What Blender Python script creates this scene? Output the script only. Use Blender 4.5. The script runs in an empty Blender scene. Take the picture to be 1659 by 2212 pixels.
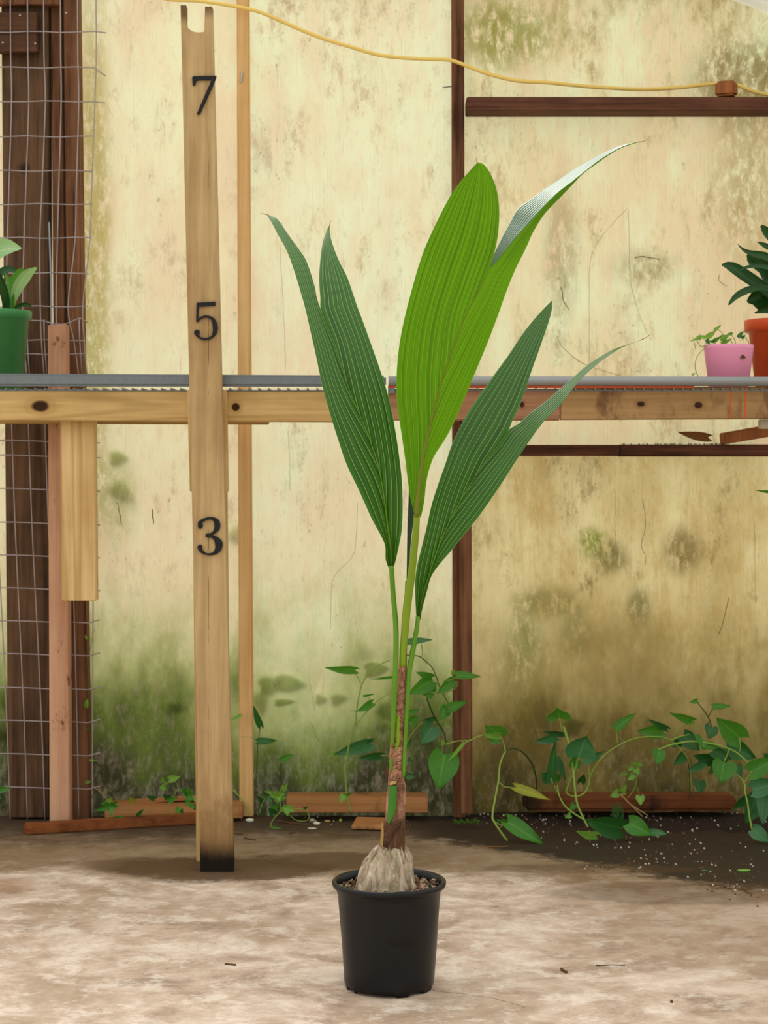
import bpy, bmesh, math, random
from mathutils import Vector, noise as mnoise
from mathutils.geometry import tessellate_polygon
random.seed(7)
R = math.radians
SC = bpy.context.scene
COL = SC.collection
# ------------------------------------------------------------------ camera, world, light
F = 3900.0; YH = 1010.0; H = 1.08          # focal length (px of the 1659 wide frame), horizon row, eye height
cam_d = bpy.data.cameras.new('camera'); cam = bpy.data.objects.new('camera', cam_d); COL.objects.link(cam)
cam.location = (0, 0, H); cam.rotation_euler = (R(90), 0, 0)
cam_d.sensor_fit = 'HORIZONTAL'; cam_d.sensor_width = 36.0; cam_d.lens = F / 1659 * 36
cam_d.shift_y = -(1106 - YH) / 1659; cam_d.clip_start = .05; cam_d.clip_end = 100
cam_d.dof.use_dof = True; cam_d.dof.focus_distance = 3.85; cam_d.dof.aperture_fstop = 11.0
SC.camera = cam
wd = bpy.data.worlds.new('overcast_sky'); SC.world = wd; wd.use_nodes = True
wt = wd.node_tree; wt.nodes.clear()
wo = wt.nodes.new('ShaderNodeOutputWorld'); wb = wt.nodes.new('ShaderNodeBackground')
wc = wt.nodes.new('ShaderNodeTexCoord'); ws = wt.nodes.new('ShaderNodeSeparateXYZ'); wr = wt.nodes.new('ShaderNodeValToRGB')
wm = wt.nodes.new('ShaderNodeMapRange'); wm.inputs[1].default_value = -1; wm.inputs[2].default_value = 1
wt.links.new(wc.outputs['Generated'], ws.inputs[0]); wt.links.new(ws.outputs[2], wm.inputs[0]); wt.links.new(wm.outputs[0], wr.inputs[0])
e = wr.color_ramp.elements
e[0].position = 0.47; e[0].color = (.26, .27, .18, 1)
e[1].position = 1.0; e[1].color = (1.0, .99, .96, 1)
x = wr.color_ramp.elements.new(0.52); x.color = (.80, .80, .77, 1)
wt.links.new(wr.outputs[0], wb.inputs[0]); wb.inputs[1].default_value = 1.28
wt.links.new(wb.outputs[0], wo.inputs[0])
sd = bpy.data.lights.new('hazy_sun', 'SUN'); so = bpy.data.objects.new('hazy_sun', sd); COL.objects.link(so)
sd.energy = 2.1; sd.angle = R(40); sd.color = (1.0, .97, .90); so.rotation_euler = (R(-40), R(-14), 0)
SC.view_settings.view_transform = 'Standard'; SC.view_settings.look = 'None'
SC.view_settings.gamma = 1.0; SC.view_settings.exposure = 0.0; SC.view_settings.use_curve_mapping = False

# ------------------------------------------------------------------ helpers
def P(px, py, Y):
    return Vector(((px - 829.5) * Y / F, Y, H - (py - YH) * Y / F))
def lin(c):
    return tuple(((v / 255) / 12.92 if v / 255 <= .04045 else ((v / 255 + .055) / 1.055) ** 2.4) for v in c)
def lerp(a, b, t): return a + (b - a) * t
def smooth(t):
    t = max(0, min(1, t)); return t * t * (3 - 2 * t)

class NT:
    def __init__(s, name):
        s.m = bpy.data.materials.new(name); s.m.use_nodes = True; s.t = s.m.node_tree; s.t.nodes.clear()
        s.out = s.t.nodes.new('ShaderNodeOutputMaterial')
    def n(s, typ, ins=(), out=0, **kw):
        nd = s.t.nodes.new(typ)
        for k, v in kw.items(): setattr(nd, k, v)
        for i, v in (ins.items() if isinstance(ins, dict) else enumerate(ins)):
            if v is None: continue
            s.set(nd.inputs[i], v)
        return nd.outputs[out]
    def set(s, sock, v):
        if isinstance(v, bpy.types.NodeSocket): s.t.links.new(v, sock)
        elif isinstance(v, tuple) and len(v) == 3 and sock.type == 'RGBA': sock.default_value = (*v, 1)
        else: sock.default_value = v
    def coord(s, which='Object'): return s.n('ShaderNodeTexCoord', out={'Generated': 0, 'UV': 2, 'Object': 3}[which])
    def scale(s, v, sc, loc=(0, 0, 0)): return s.n('ShaderNodeMapping', {0: v, 1: loc, 3: sc})
    def noise(s, v, scale, detail=4, rough=.55, dist=0.0): return s.n('ShaderNodeTexNoise', {'Vector': v, 'Scale': scale, 'Detail': detail, 'Roughness': rough, 'Distortion': dist})
    def math(s, op, a, b=0.0, c=None):
        return s.n('ShaderNodeMath', [a, b] + ([c] if c is not None else []), operation=op)
    def sep(s, v):
        nd = s.t.nodes.new('ShaderNodeSeparateXYZ'); s.t.links.new(v, nd.inputs[0]); return nd.outputs
    def mix(s, f, a, b, blend='MIX'):
        nd = s.t.nodes.new('ShaderNodeMix'); nd.data_type = 'RGBA'; nd.blend_type = blend
        s.set(nd.inputs[0], f); s.set(nd.inputs[6], a); s.set(nd.inputs[7], b); return nd.outputs[2]
    def step(s, v, a, b): return s.n('ShaderNodeMapRange', {0: v, 1: a, 2: b, 3: 0.0, 4: 1.0}, interpolation_type='SMOOTHSTEP')
    def ramp(s, f, stops):
        nd = s.t.nodes.new('ShaderNodeValToRGB'); s.set(nd.inputs[0], f); el = nd.color_ramp.elements
        el[0].position, el[0].color = stops[0][0], (*stops[0][1], 1); el[1].position, el[1].color = stops[-1][0], (*stops[-1][1], 1)
        for p, c in stops[1:-1]: q = el.new(p); q.color = (*c, 1)
        return nd.outputs[0]
    def bump(s, h, strength=.3, dist=.005): return s.n('ShaderNodeBump', {'Strength': strength, 'Distance': dist, 'Height': h})
    def principled(s, col, rough=.6, normal=None, **kw):
        nd = s.t.nodes.new('ShaderNodeBsdfPrincipled'); s.set(nd.inputs['Base Color'], col); s.set(nd.inputs['Roughness'], rough)
        if normal is not None: s.set(nd.inputs['Normal'], normal)
        for k, v in kw.items(): s.set(nd.inputs[k.replace('_', ' ')], v)
        return nd.outputs[0]
    def finish(s, sh): s.t.links.new(sh, s.out.inputs[0]); return s.m

def blob(nt, xyz, cx, cz, rx, rz, ax='XZ', soft=.5, warp=None):
    """elliptic mask in object coordinates"""
    a = xyz['XYZ'.index(ax[0])]; b = xyz['XYZ'.index(ax[1])]
    d = nt.math('SQRT', nt.math('ADD', nt.math('POWER', nt.math('MULTIPLY', nt.math('SUBTRACT', a, cx), 1 / rx), 2.0),
                                nt.math('POWER', nt.math('MULTIPLY', nt.math('SUBTRACT', b, cz), 1 / rz), 2.0)))
    if warp is not None: d = nt.math('ADD', d, nt.math('MULTIPLY', nt.math('SUBTRACT', warp, .5), 1.4))
    return nt.step(d, 1 + soft * .5, 1 - soft * .5)

# ------------------------------------------------------------------ materials
def m_plain(name, c, rough=.5, var=.12, scale=30, bump=.1, **kw):
    n = NT(name); v = n.coord(); f = n.noise(v, scale, 4)
    c = lin(c); col = n.mix(f, tuple(q * (1 - var) for q in c), tuple(min(1, q * (1 + var)) for q in c))
    kw.setdefault('Specular_IOR_Level', .28)
    return n.finish(n.principled(col, rough, n.bump(f, bump, .002), **kw))

def m_wood(name, dark, light, axis='Z', grain=1.0, stain=None, knots=(), rough=.75, contrast=1.0, extra=None, rings=0):
    n = NT(name); v = n.coord(); info = n.n('ShaderNodeObjectInfo', out=5)
    off = n.n('ShaderNodeVectorMath', [v, n.n('ShaderNodeCombineXYZ', [n.math('MULTIPLY', info, 13.0), n.math('MULTIPLY', info, 7.0), n.math('MULTIPLY', info, 5.0)])], operation='ADD')
    sc = {'Z': (22, 22, 1.1), 'X': (1.1, 22, 22)}[axis]
    g1 = n.noise(n.scale(off, tuple(q * grain for q in sc)), 1.6, 5, .6, .6)
    g2 = n.noise(n.scale(off, tuple(q * 6 if q > 2 else q * 3 for q in sc)), 1.0, 3, .6)
    g3 = n.noise(off, 5.0, 4, .6)
    f = n.math('ADD', n.math('MULTIPLY', g1, .6), n.math('ADD', n.math('MULTIPLY', g2, .25), n.math('MULTIPLY', g3, .3)))
    d, l = lin(dark), lin(light)
    mid = tuple((a + b) / 2 for a, b in zip(d, l))
    col = n.ramp(f, [(.42, d), (.56, mid), (.70, l)])
    if contrast > 1: col = n.mix(n.step(g2, .62, .75), col, tuple(q * .55 for q in d))
    if rings:
        rg = n.math('ABSOLUTE', n.math('SUBTRACT', n.math('FRACT', n.math('MULTIPLY', n.noise(n.scale(off, tuple(q * .32 for q in sc)), 1.0, 2, .4), 16.0)), .5))
        col = n.mix(n.math('MULTIPLY', n.step(rg, .22, .04), rings), col, tuple(q * .72 for q in d))
    xyz = n.sep(v)
    if stain: # (colour, noise scale, low, high)
        sm = n.noise(n.scale(off, (1, 1, .5)), stain[1], 5, .65); col = n.mix(n.step(sm, stain[2], stain[3]), col, lin(stain[0]))
    for (kx, kz, rx, rz) in knots:
        col = n.mix(n.math('MULTIPLY', blob(n, xyz, kx, kz, rx * 1.9, rz * 1.9, warp=g3), .5), col, d)
        col = n.mix(blob(n, xyz, kx, kz, rx, rz, soft=.6, warp=g3), col, lin((58, 34, 18)))
    if extra: col = extra(n, col, xyz, off)
    return n.finish(n.principled(col, rough, n.bump(n.math('ADD', n.math('MULTIPLY', g1, .5), g2), .35, .002), Specular_IOR_Level=.15))

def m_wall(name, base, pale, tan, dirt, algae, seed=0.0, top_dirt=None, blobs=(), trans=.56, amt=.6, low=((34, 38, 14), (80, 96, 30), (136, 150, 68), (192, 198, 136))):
    """weathered twin-wall polycarbonate: flutes, streaks, specks, algae, painted-in shade at the foot"""
    n = NT(name); v = n.coord(); xyz = n.sep(v); sv = n.scale(v, (1, 1, 1), (seed, 0, seed * .7))
    cloud = n.noise(n.scale(sv, (1.3, 1, .8)), 2.6, 5, .6)
    cloud2 = n.noise(n.scale(sv, (1.5, 1, .7), (4, 0, 9)), 5.5, 5, .6)
    streak = n.noise(n.scale(sv, (24, 1, 1.8)), 1.0, 6, .7, .4)
    blot = n.noise(n.scale(sv, (2.2, 1, 1.2)), 3.0, 9, .74)
    speck = n.noise(n.scale(sv, (1.2, 1, .6)), 70, 4, .7)
    mott = n.noise(n.scale(sv, (2.0, 1, .9)), 22, 8, .76, .3)
    sp = n.math('ADD', n.math('MULTIPLY', cloud, .5), n.math('ADD', n.math('MULTIPLY', streak, .25), n.math('MULTIPLY', mott, .25)))
    col = n.mix(n.step(sp, .40, .58), lin(tan), lin(pale))
    col = n.mix(n.math('MULTIPLY', n.step(n.math('ADD', n.math('MULTIPLY', cloud2, .6), n.math('MULTIPLY', mott, .4)), .44, .62), .85), col, lin(base))
    # brown-grey stains running down the sheet
    st = n.math('MULTIPLY', n.step(n.math('ADD', n.math('MULTIPLY', blot, .6), n.math('MULTIPLY', mott, .4)), .49, .64), n.step(streak, .34, .60))
    col = n.mix(n.math('MULTIPLY', st, amt), col, lin(dirt))
    st2 = n.math('MULTIPLY', n.step(cloud2, .54, .70), n.step(mott, .40, .62))
    col = n.mix(n.math('MULTIPLY', st2, amt * .75), col, lin(dirt))
    if top_dirt:
        tm = n.step(n.math('ADD', xyz[2], n.math('MULTIPLY', n.math('SUBTRACT', n.math('ADD', n.math('MULTIPLY', cloud2, .55), n.math('MULTIPLY', mott, .5)), .52), 1.9)), top_dirt[0], top_dirt[1])
        col = n.mix(n.math('MULTIPLY', tm, .66), col, lin(top_dirt[2]))
    # flute lines
    fl = n.math('ABSOLUTE', n.math('SUBTRACT', n.math('FRACT', n.math('MULTIPLY', xyz[0], 83.0)), .5))
    line = n.math('MULTIPLY', n.step(fl, .08, .02), n.step(n.noise(n.scale(sv, (7, 1, 2.2)), 5, 5, .7), .50, .64))
    col = n.mix(n.math('MULTIPLY', line, .45), col, lin(dirt))
    # dark specks
    col = n.mix(n.math('MULTIPLY', n.math('MULTIPLY', n.step(speck, .60, .70), n.step(blot, .46, .62)), .75), col, lin((84, 74, 40)))
    for (bx, bz, rx, rz, bc, ba) in blobs:
        w = n.math('ADD', n.math('MULTIPLY', blot, .55), n.math('MULTIPLY', mott, .45))
        col = n.mix(n.math('MULTIPLY', n.math('MULTIPLY', blob(n, xyz, bx, bz, rx, rz, warp=w, soft=1.1), n.step(mott, .34, .56)), ba), col, lin(bc))
    # algae rising from the ground: pale green film, then green, then olive darkened to paint in blocked backlight
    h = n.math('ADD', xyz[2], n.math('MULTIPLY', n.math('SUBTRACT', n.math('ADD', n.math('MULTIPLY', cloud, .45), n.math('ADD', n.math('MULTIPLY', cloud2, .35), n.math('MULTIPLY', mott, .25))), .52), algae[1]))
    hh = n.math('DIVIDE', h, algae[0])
    algae_shade_col = n.ramp(hh, [(0.10, lin(low[0])), (.32, lin(low[1])), (.58, lin(low[2])), (.95, lin(low[3]))])
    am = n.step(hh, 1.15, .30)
    col = n.mix(n.math('MULTIPLY', am, n.math('ADD', .80, n.math('MULTIPLY', n.step(mott, .30, .56), .18))), col, algae_shade_col)
    nrm = n.bump(fl, .10, .002)
    d = n.principled(col, .55, nrm, Specular_IOR_Level=.2)
    t = n.n('ShaderNodeBsdfTranslucent', {0: col})
    return n.finish(n.n('ShaderNodeMixShader', [trans, d, t]))

def m_leaf(name, c, c2, rough=.42, trans=.3, vein=None, nv=14, spec=.5, tcol=None, side=5):
    """thin leaf: UV.x runs across the veins, UV.y along"""
    n = NT(name); uv = n.coord('UV'); q = n.sep(uv); v = n.coord()
    f = n.noise(v, 18, 4); col = n.mix(f, lin(c), lin(c2))
    if vein:
        fr = n.math('ABSOLUTE', n.math('SUBTRACT', n.math('FRACT', n.math('MULTIPLY', q[0], float(nv))), .5))
        line = n.step(fr, .44, .49)
        fine = n.noise(n.scale(uv, (nv * 14, 2, 1)), 1.0, 2)
        band = n.noise(n.scale(uv, (nv * 1.0, .35, 1)), 1.3, 2, .5)
        col = n.mix(n.math('MULTIPLY', n.step(band, .42, .66), .62), col, tuple(k * .38 for k in lin(c)))
        col = n.mix(n.math('MULTIPLY', n.step(fine, .4, .7), .22), col, tuple(k * .55 for k in lin(c)))
        col = n.mix(n.math('MULTIPLY', line, .75), col, lin(vein))
    else:
        mid = n.math('ABSOLUTE', n.math('SUBTRACT', q[0], .5))
        col = n.mix(n.math('MULTIPLY', n.step(mid, .035, .01), .5), col, tuple(min(1, k * 1.9 + .02) for k in lin(c2)))
        sv = n.math('ABSOLUTE', n.math('SUBTRACT', n.math('FRACT', n.math('SUBTRACT', n.math('MULTIPLY', q[1], float(side)), n.math('MULTIPLY', mid, 3.0))), .5))
        col = n.mix(n.math('MULTIPLY', n.step(sv, .05, .0), .28), col, tuple(min(1, k * 1.8 + .01) for k in lin(c2)))
    d = n.principled(col, rough, n.bump(f, .06, .002), Specular_IOR_Level=spec)
    tc = n.mix(.5, col, lin(tcol or c2))
    t = n.n('ShaderNodeBsdfTranslucent', {0: tc})
    return n.finish(n.n('ShaderNodeMixShader', [trans, d, t]))

M = {}
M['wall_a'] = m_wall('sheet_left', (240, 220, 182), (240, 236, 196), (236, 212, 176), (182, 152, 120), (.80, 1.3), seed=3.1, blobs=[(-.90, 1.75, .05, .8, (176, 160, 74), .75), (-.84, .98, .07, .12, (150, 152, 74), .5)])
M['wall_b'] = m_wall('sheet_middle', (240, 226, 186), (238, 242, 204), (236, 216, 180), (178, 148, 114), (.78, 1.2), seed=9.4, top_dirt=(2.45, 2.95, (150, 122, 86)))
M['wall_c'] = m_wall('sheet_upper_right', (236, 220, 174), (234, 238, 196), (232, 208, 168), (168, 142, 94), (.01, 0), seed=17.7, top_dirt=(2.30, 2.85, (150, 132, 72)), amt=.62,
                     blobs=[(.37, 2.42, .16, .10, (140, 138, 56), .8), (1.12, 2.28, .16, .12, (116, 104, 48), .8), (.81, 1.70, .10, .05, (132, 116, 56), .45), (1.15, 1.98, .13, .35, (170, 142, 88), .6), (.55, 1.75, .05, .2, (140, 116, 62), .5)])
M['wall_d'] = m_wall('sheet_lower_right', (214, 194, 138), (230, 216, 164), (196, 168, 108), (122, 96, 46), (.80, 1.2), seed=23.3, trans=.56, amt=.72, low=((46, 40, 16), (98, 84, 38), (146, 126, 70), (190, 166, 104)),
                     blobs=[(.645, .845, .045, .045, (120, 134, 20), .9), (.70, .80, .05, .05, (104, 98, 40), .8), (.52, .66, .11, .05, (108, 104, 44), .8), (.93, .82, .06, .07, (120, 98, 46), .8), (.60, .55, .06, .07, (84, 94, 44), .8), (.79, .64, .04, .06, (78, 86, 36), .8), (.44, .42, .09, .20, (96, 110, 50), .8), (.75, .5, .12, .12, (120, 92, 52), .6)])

def pine_stain(n, col, xyz, off):
    nz = n.noise(n.scale(off, (1, 1, .6)), 14, 5, .65)
    a = n.step(n.math('ADD', xyz[2], n.math('MULTIPLY', n.math('SUBTRACT', nz, .5), .05)), -1.055, -1.13)
    b = n.step(n.math('ADD', xyz[2], n.math('MULTIPLY', n.math('SUBTRACT', nz, .5), .35)), -.93, -1.05)
    col = n.mix(n.math('MULTIPLY', b, .65), col, lin((122, 84, 44)))
    return n.mix(n.math('MULTIPLY', a, .97), col, lin((14, 11, 9)))
def rule_fade(n, col, xyz, off):
    nz = n.noise(n.scale(off, (1.5, 1, .35)), 6, 5, .6)
    col = n.mix(n.math('MULTIPLY', n.step(nz, .45, .68), .45), col, lin((150, 106, 62)))
    crack = n.math('MULTIPLY', blob(n, xyz, .004, .05, .0012, .95, soft=.5), n.step(n.noise(n.scale(off, (1, 1, 3)), 3, 3), .5, .6))
    col = n.mix(n.math('MULTIPLY', crack, .7), col, lin((104, 70, 36)))
    tip = n.math('MULTIPLY', n.step(n.math('ADD', xyz[2], n.math('MULTIPLY', n.math('SUBTRACT', nz, .5), .12)), 1.11, 1.145), .85)
    col = n.mix(tip, col, lin((98, 70, 44)))
    return pine_stain(n, col, xyz, off)
M['rule'] = m_wood('ruler_pine', (166, 134, 90), (206, 176, 126), 'Z', .8, extra=rule_fade, rough=.7)
M['pine_h'] = m_wood('pine_rail', (180, 142, 84), (220, 186, 126), 'X', .7, rings=.4, knots=[(-.36, .0, .022, .014), (.172, -.002, .009, .009)])
M['pine_v'] = m_wood('pine_board', (192, 154, 96), (228, 196, 138), 'Z', .7, rings=.5)
M['pine_dull'] = m_wood('pine_dull', (150, 112, 56), (196, 158, 90), 'X', .8)
M['batten'] = m_wood('pale_batten', (206, 158, 96), (232, 190, 130), 'Z', 1.0)
M['redwood_v'] = m_wood('redwood', (70, 42, 28), (146, 100, 68), 'Z', 1.2, contrast=1.4)
M['dark_v'] = m_wood('dark_post', (38, 25, 18), (114, 84, 60), 'Z', 1.0, contrast=1.4, knots=[(.0, .53, .012, .010)])
M['dark_h'] = m_wood('dark_board_h', (46, 28, 20), (100, 68, 48), 'X', .8)
M['girt'] = m_wood('dark_girt', (50, 29, 21), (118, 76, 56), 'X', 1.0, contrast=1.3)
M['stake'] = m_wood('pink_stake', (176, 122, 90), (214, 168, 134), 'Z', .4, stain=((128, 72, 40), 20, .60, .68))
M['weath'] = m_wood('weathered_rail', (140, 106, 64), (182, 146, 98), 'X', .5, stain=((112, 80, 54), 9, .48, .62), knots=[(-.146, -.003, .012, .008), (.01, -.006, .010, .008)])
M['reddish'] = m_wood('reddish_rail', (136, 92, 66), (178, 134, 100), 'X', .8, knots=[(.13, .0, .006, .008)])
M['stick'] = m_wood('brown_stick', (96, 52, 26), (150, 88, 46), 'X', .6, stain=((56, 32, 20), 5, .5, .7))
M['sill'] = m_wood('sill_pine', (150, 96, 54), (190, 136, 84), 'X', .7, stain=((110, 80, 50), 8, .56, .72))
M['sill_dark'] = m_wood('sill_dark', (96, 50, 26), (140, 84, 48), 'X', .7, stain=((48, 32, 20), 6, .5, .7))
M['block'] = m_wood('cut_block', (134, 78, 44), (176, 112, 68), 'Z', .8)
M['steel'] = m_plain('galvanised', (122, 128, 130), .45, .18, 60, .05, Metallic=.55)
M['pipe'] = m_plain('grey_pipe', (150, 152, 152), .4, .06, 30, .03, Metallic=.25)
M['wire'] = m_plain('galvanised_wire', (168, 156, 154), .45, .1, 40, .02, Metallic=.35)
M['nail'] = m_plain('nail_steel', (190, 190, 186), .35, .1, 40, .02, Metallic=.6)
M['orange'] = m_plain('orange_paint', (206, 84, 34), .5)
M['black_num'] = m_plain('black_paint', (24, 23, 24), .45, .2, 60, .1)
M['cable'] = m_plain('yellow_cable', (244, 208, 112), .4, .08)
M['pot_black'] = m_plain('black_plastic', (15, 16, 19), .36, .25, 14, .06, Specular_IOR_Level=.3)
M['pot_green'] = m_plain('green_plastic', (66, 136, 78), .35, .08)
M['pot_pink'] = m_plain('pink_plastic', (236, 150, 184), .4, .05)
M['pot_orange'] = m_plain('orange_plastic', (224, 88, 42), .4, .06)
n_ = NT('white_roof'); f_ = n_.noise(n_.coord(), 20, 3); c_ = n_.mix(f_, lin((236, 236, 230)), lin((250, 250, 246)))
M['white_sheet'] = n_.finish(n_.n('ShaderNodeMixShader', [.65, n_.principled(c_, .5), n_.n('ShaderNodeBsdfTranslucent', {0: c_})]))
M['soil'] = m_plain('dark_soil', (44, 32, 23), .9, .6, 60, .6)
M['potmix'] = m_plain('bark_mix', (70, 48, 34), .9, .5, 90, .6)
M['chip'] = m_plain('bark_chip', (104, 76, 56), .85, .5, 8, .3)
M['chip2'] = m_plain('pale_chip', (160, 138, 112), .85, .3, 8, .3)
M['teal'] = m_plain('fertiliser', (60, 130, 100), .6)
M['perlite'] = m_plain('perlite_crumb', (206, 196, 176), .8, .2)
M['pebble'] = m_plain('pebble_grey', (176, 158, 130), .7, .2)
M['pebble_w'] = m_plain('pebble_white', (222, 216, 196), .7, .1)
M['pebble_g'] = m_plain('green_fruit', (150, 168, 40), .5, .1)
M['twig'] = m_plain('twig_brown', (96, 68, 42), .8, .3)
M['straw'] = m_plain('straw', (180, 150, 90), .8, .2)
M['deadleaf'] = m_plain('dead_leaf', (150, 104, 58), .7, .25)
# leaves
M['leaf_dark'] = m_leaf('palm_leaf_top', (42, 98, 14), (60, 118, 26), .30, .14, (186, 208, 132), 8, .36, (120, 170, 40))
M['leaf_lime'] = m_leaf('palm_leaf_under', (72, 134, 4), (96, 158, 8), .5, .46, (160, 194, 44), 14, .25, (150, 205, 6))
M['leaf_silver'] = m_leaf('palm_leaf_sheen', (58, 100, 60), (104, 142, 104), .3, .1, (190, 206, 190), 9, .9, (90, 140, 60))
M['leaf_fold'] = m_leaf('palm_leaf_folded', (24, 50, 26), (34, 64, 34), .4, .1, (90, 120, 70), 8)
M['petiole'] = m_plain('petiole_green', (92, 140, 26), .4, .2, 20, .05)
M['petiole_y'] = m_plain('petiole_lime', (126, 152, 34), .4, .15, 20, .05)
M['petiole_m'] = m_plain('midrib_olive', (112, 122, 26), .5, .15, 20, .05)
M['petiole_d'] = m_plain('petiole_dark', (58, 122, 28), .4, .2, 20, .05)
M['vine'] = m_leaf('vine_leaf', (56, 124, 34), (86, 152, 46), .42, .35, None, 0, .45, (120, 190, 50))
M['vine_d'] = m_leaf('vine_leaf_dark', (36, 92, 36), (52, 112, 42), .45, .25, None, 0, .45, (70, 130, 40))
M['vine_b'] = m_leaf('vine_leaf_blue', (54, 112, 62), (74, 132, 74), .45, .22, None, 0, .5, (70, 140, 60))
M['vine_l'] = m_leaf('vine_leaf_light', (112, 168, 62), (146, 194, 84), .45, .4, None, 0, .4, (170, 220, 70))
M['vine_y'] = m_leaf('vine_leaf_yellow', (138, 150, 40), (186, 182, 62), .45, .35, None, 0, .4, (200, 210, 60))
M['vine_stem'] = m_plain('vine_stem', (136, 162, 66), .5, .2, 20, .05)
M['vine_stem_d'] = m_plain('vine_stem_dark', (66, 78, 34), .6, .2, 20, .05)
M['strap'] = m_leaf('strap_leaf', (58, 132, 30), (104, 170, 70), .3, .3, None, 0, .6, (120, 190, 40), 0)
M['strap_l'] = m_leaf('strap_leaf_light', (132, 184, 116), (172, 208, 150), .35, .3, None, 0, .6, (160, 210, 110), 0)
M['strap_d'] = m_leaf('strap_leaf_dark', (20, 58, 16), (34, 80, 24), .28, .12, None, 0, .3, (60, 110, 30), 0)
M['outleaf'] = m_leaf('outside_leaf', (120, 150, 50), (140, 168, 66), .5, .75, None, 0, .2, (150, 180, 30))
def m_stem():
    n = NT('palm_sheath'); v = n.coord()
    a = n.noise(n.scale(v, (60, 60, 9)), 2.0, 6, .7, .6); b = n.noise(v, 26, 5, .65)
    col = n.ramp(n.math('ADD', n.math('MULTIPLY', a, .55), n.math('MULTIPLY', b, .45)), [(.34, lin((92, 62, 46))), (.5, lin((166, 120, 92))), (.64, lin((208, 162, 132)))])
    z = n.sep(v)[2]
    low = n.step(n.math('ADD', z, n.math('MULTIPLY', n.math('SUBTRACT', b, .5), .16)), .42, .33)
    col = n.mix(n.math('MULTIPLY', low, .8), col, n.mix(a, lin((44, 28, 20)), lin((92, 64, 46))))
    return n.finish(n.principled(col, .85, n.bump(a, .8, .003), Specular_IOR_Level=.15))
M['sheath'] = m_stem()
def m_husk():
    n = NT('coconut_husk'); v = n.coord()
    a = n.noise(n.scale(v, (26, 26, 6)), 2.0, 6, .62, .9); b = n.noise(v, 22, 5, .65); c = n.noise(v, 60, 4)
    col = n.ramp(a, [(.30, lin((84, 68, 50))), (.47, lin((158, 138, 112))), (.66, lin((208, 192, 166)))])
    col = n.mix(n.math('MULTIPLY', n.step(b, .50, .64), .6), col, lin((98, 100, 58)))
    col = n.mix(n.math('MULTIPLY', n.step(c, .6, .72), .4), col, lin((110, 88, 66)))
    return n.finish(n.principled(col, .85, n.bump(n.math('ADD', a, n.math('MULTIPLY', b, .6)), .35, .004)))
M['husk'] = m_husk()
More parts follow.
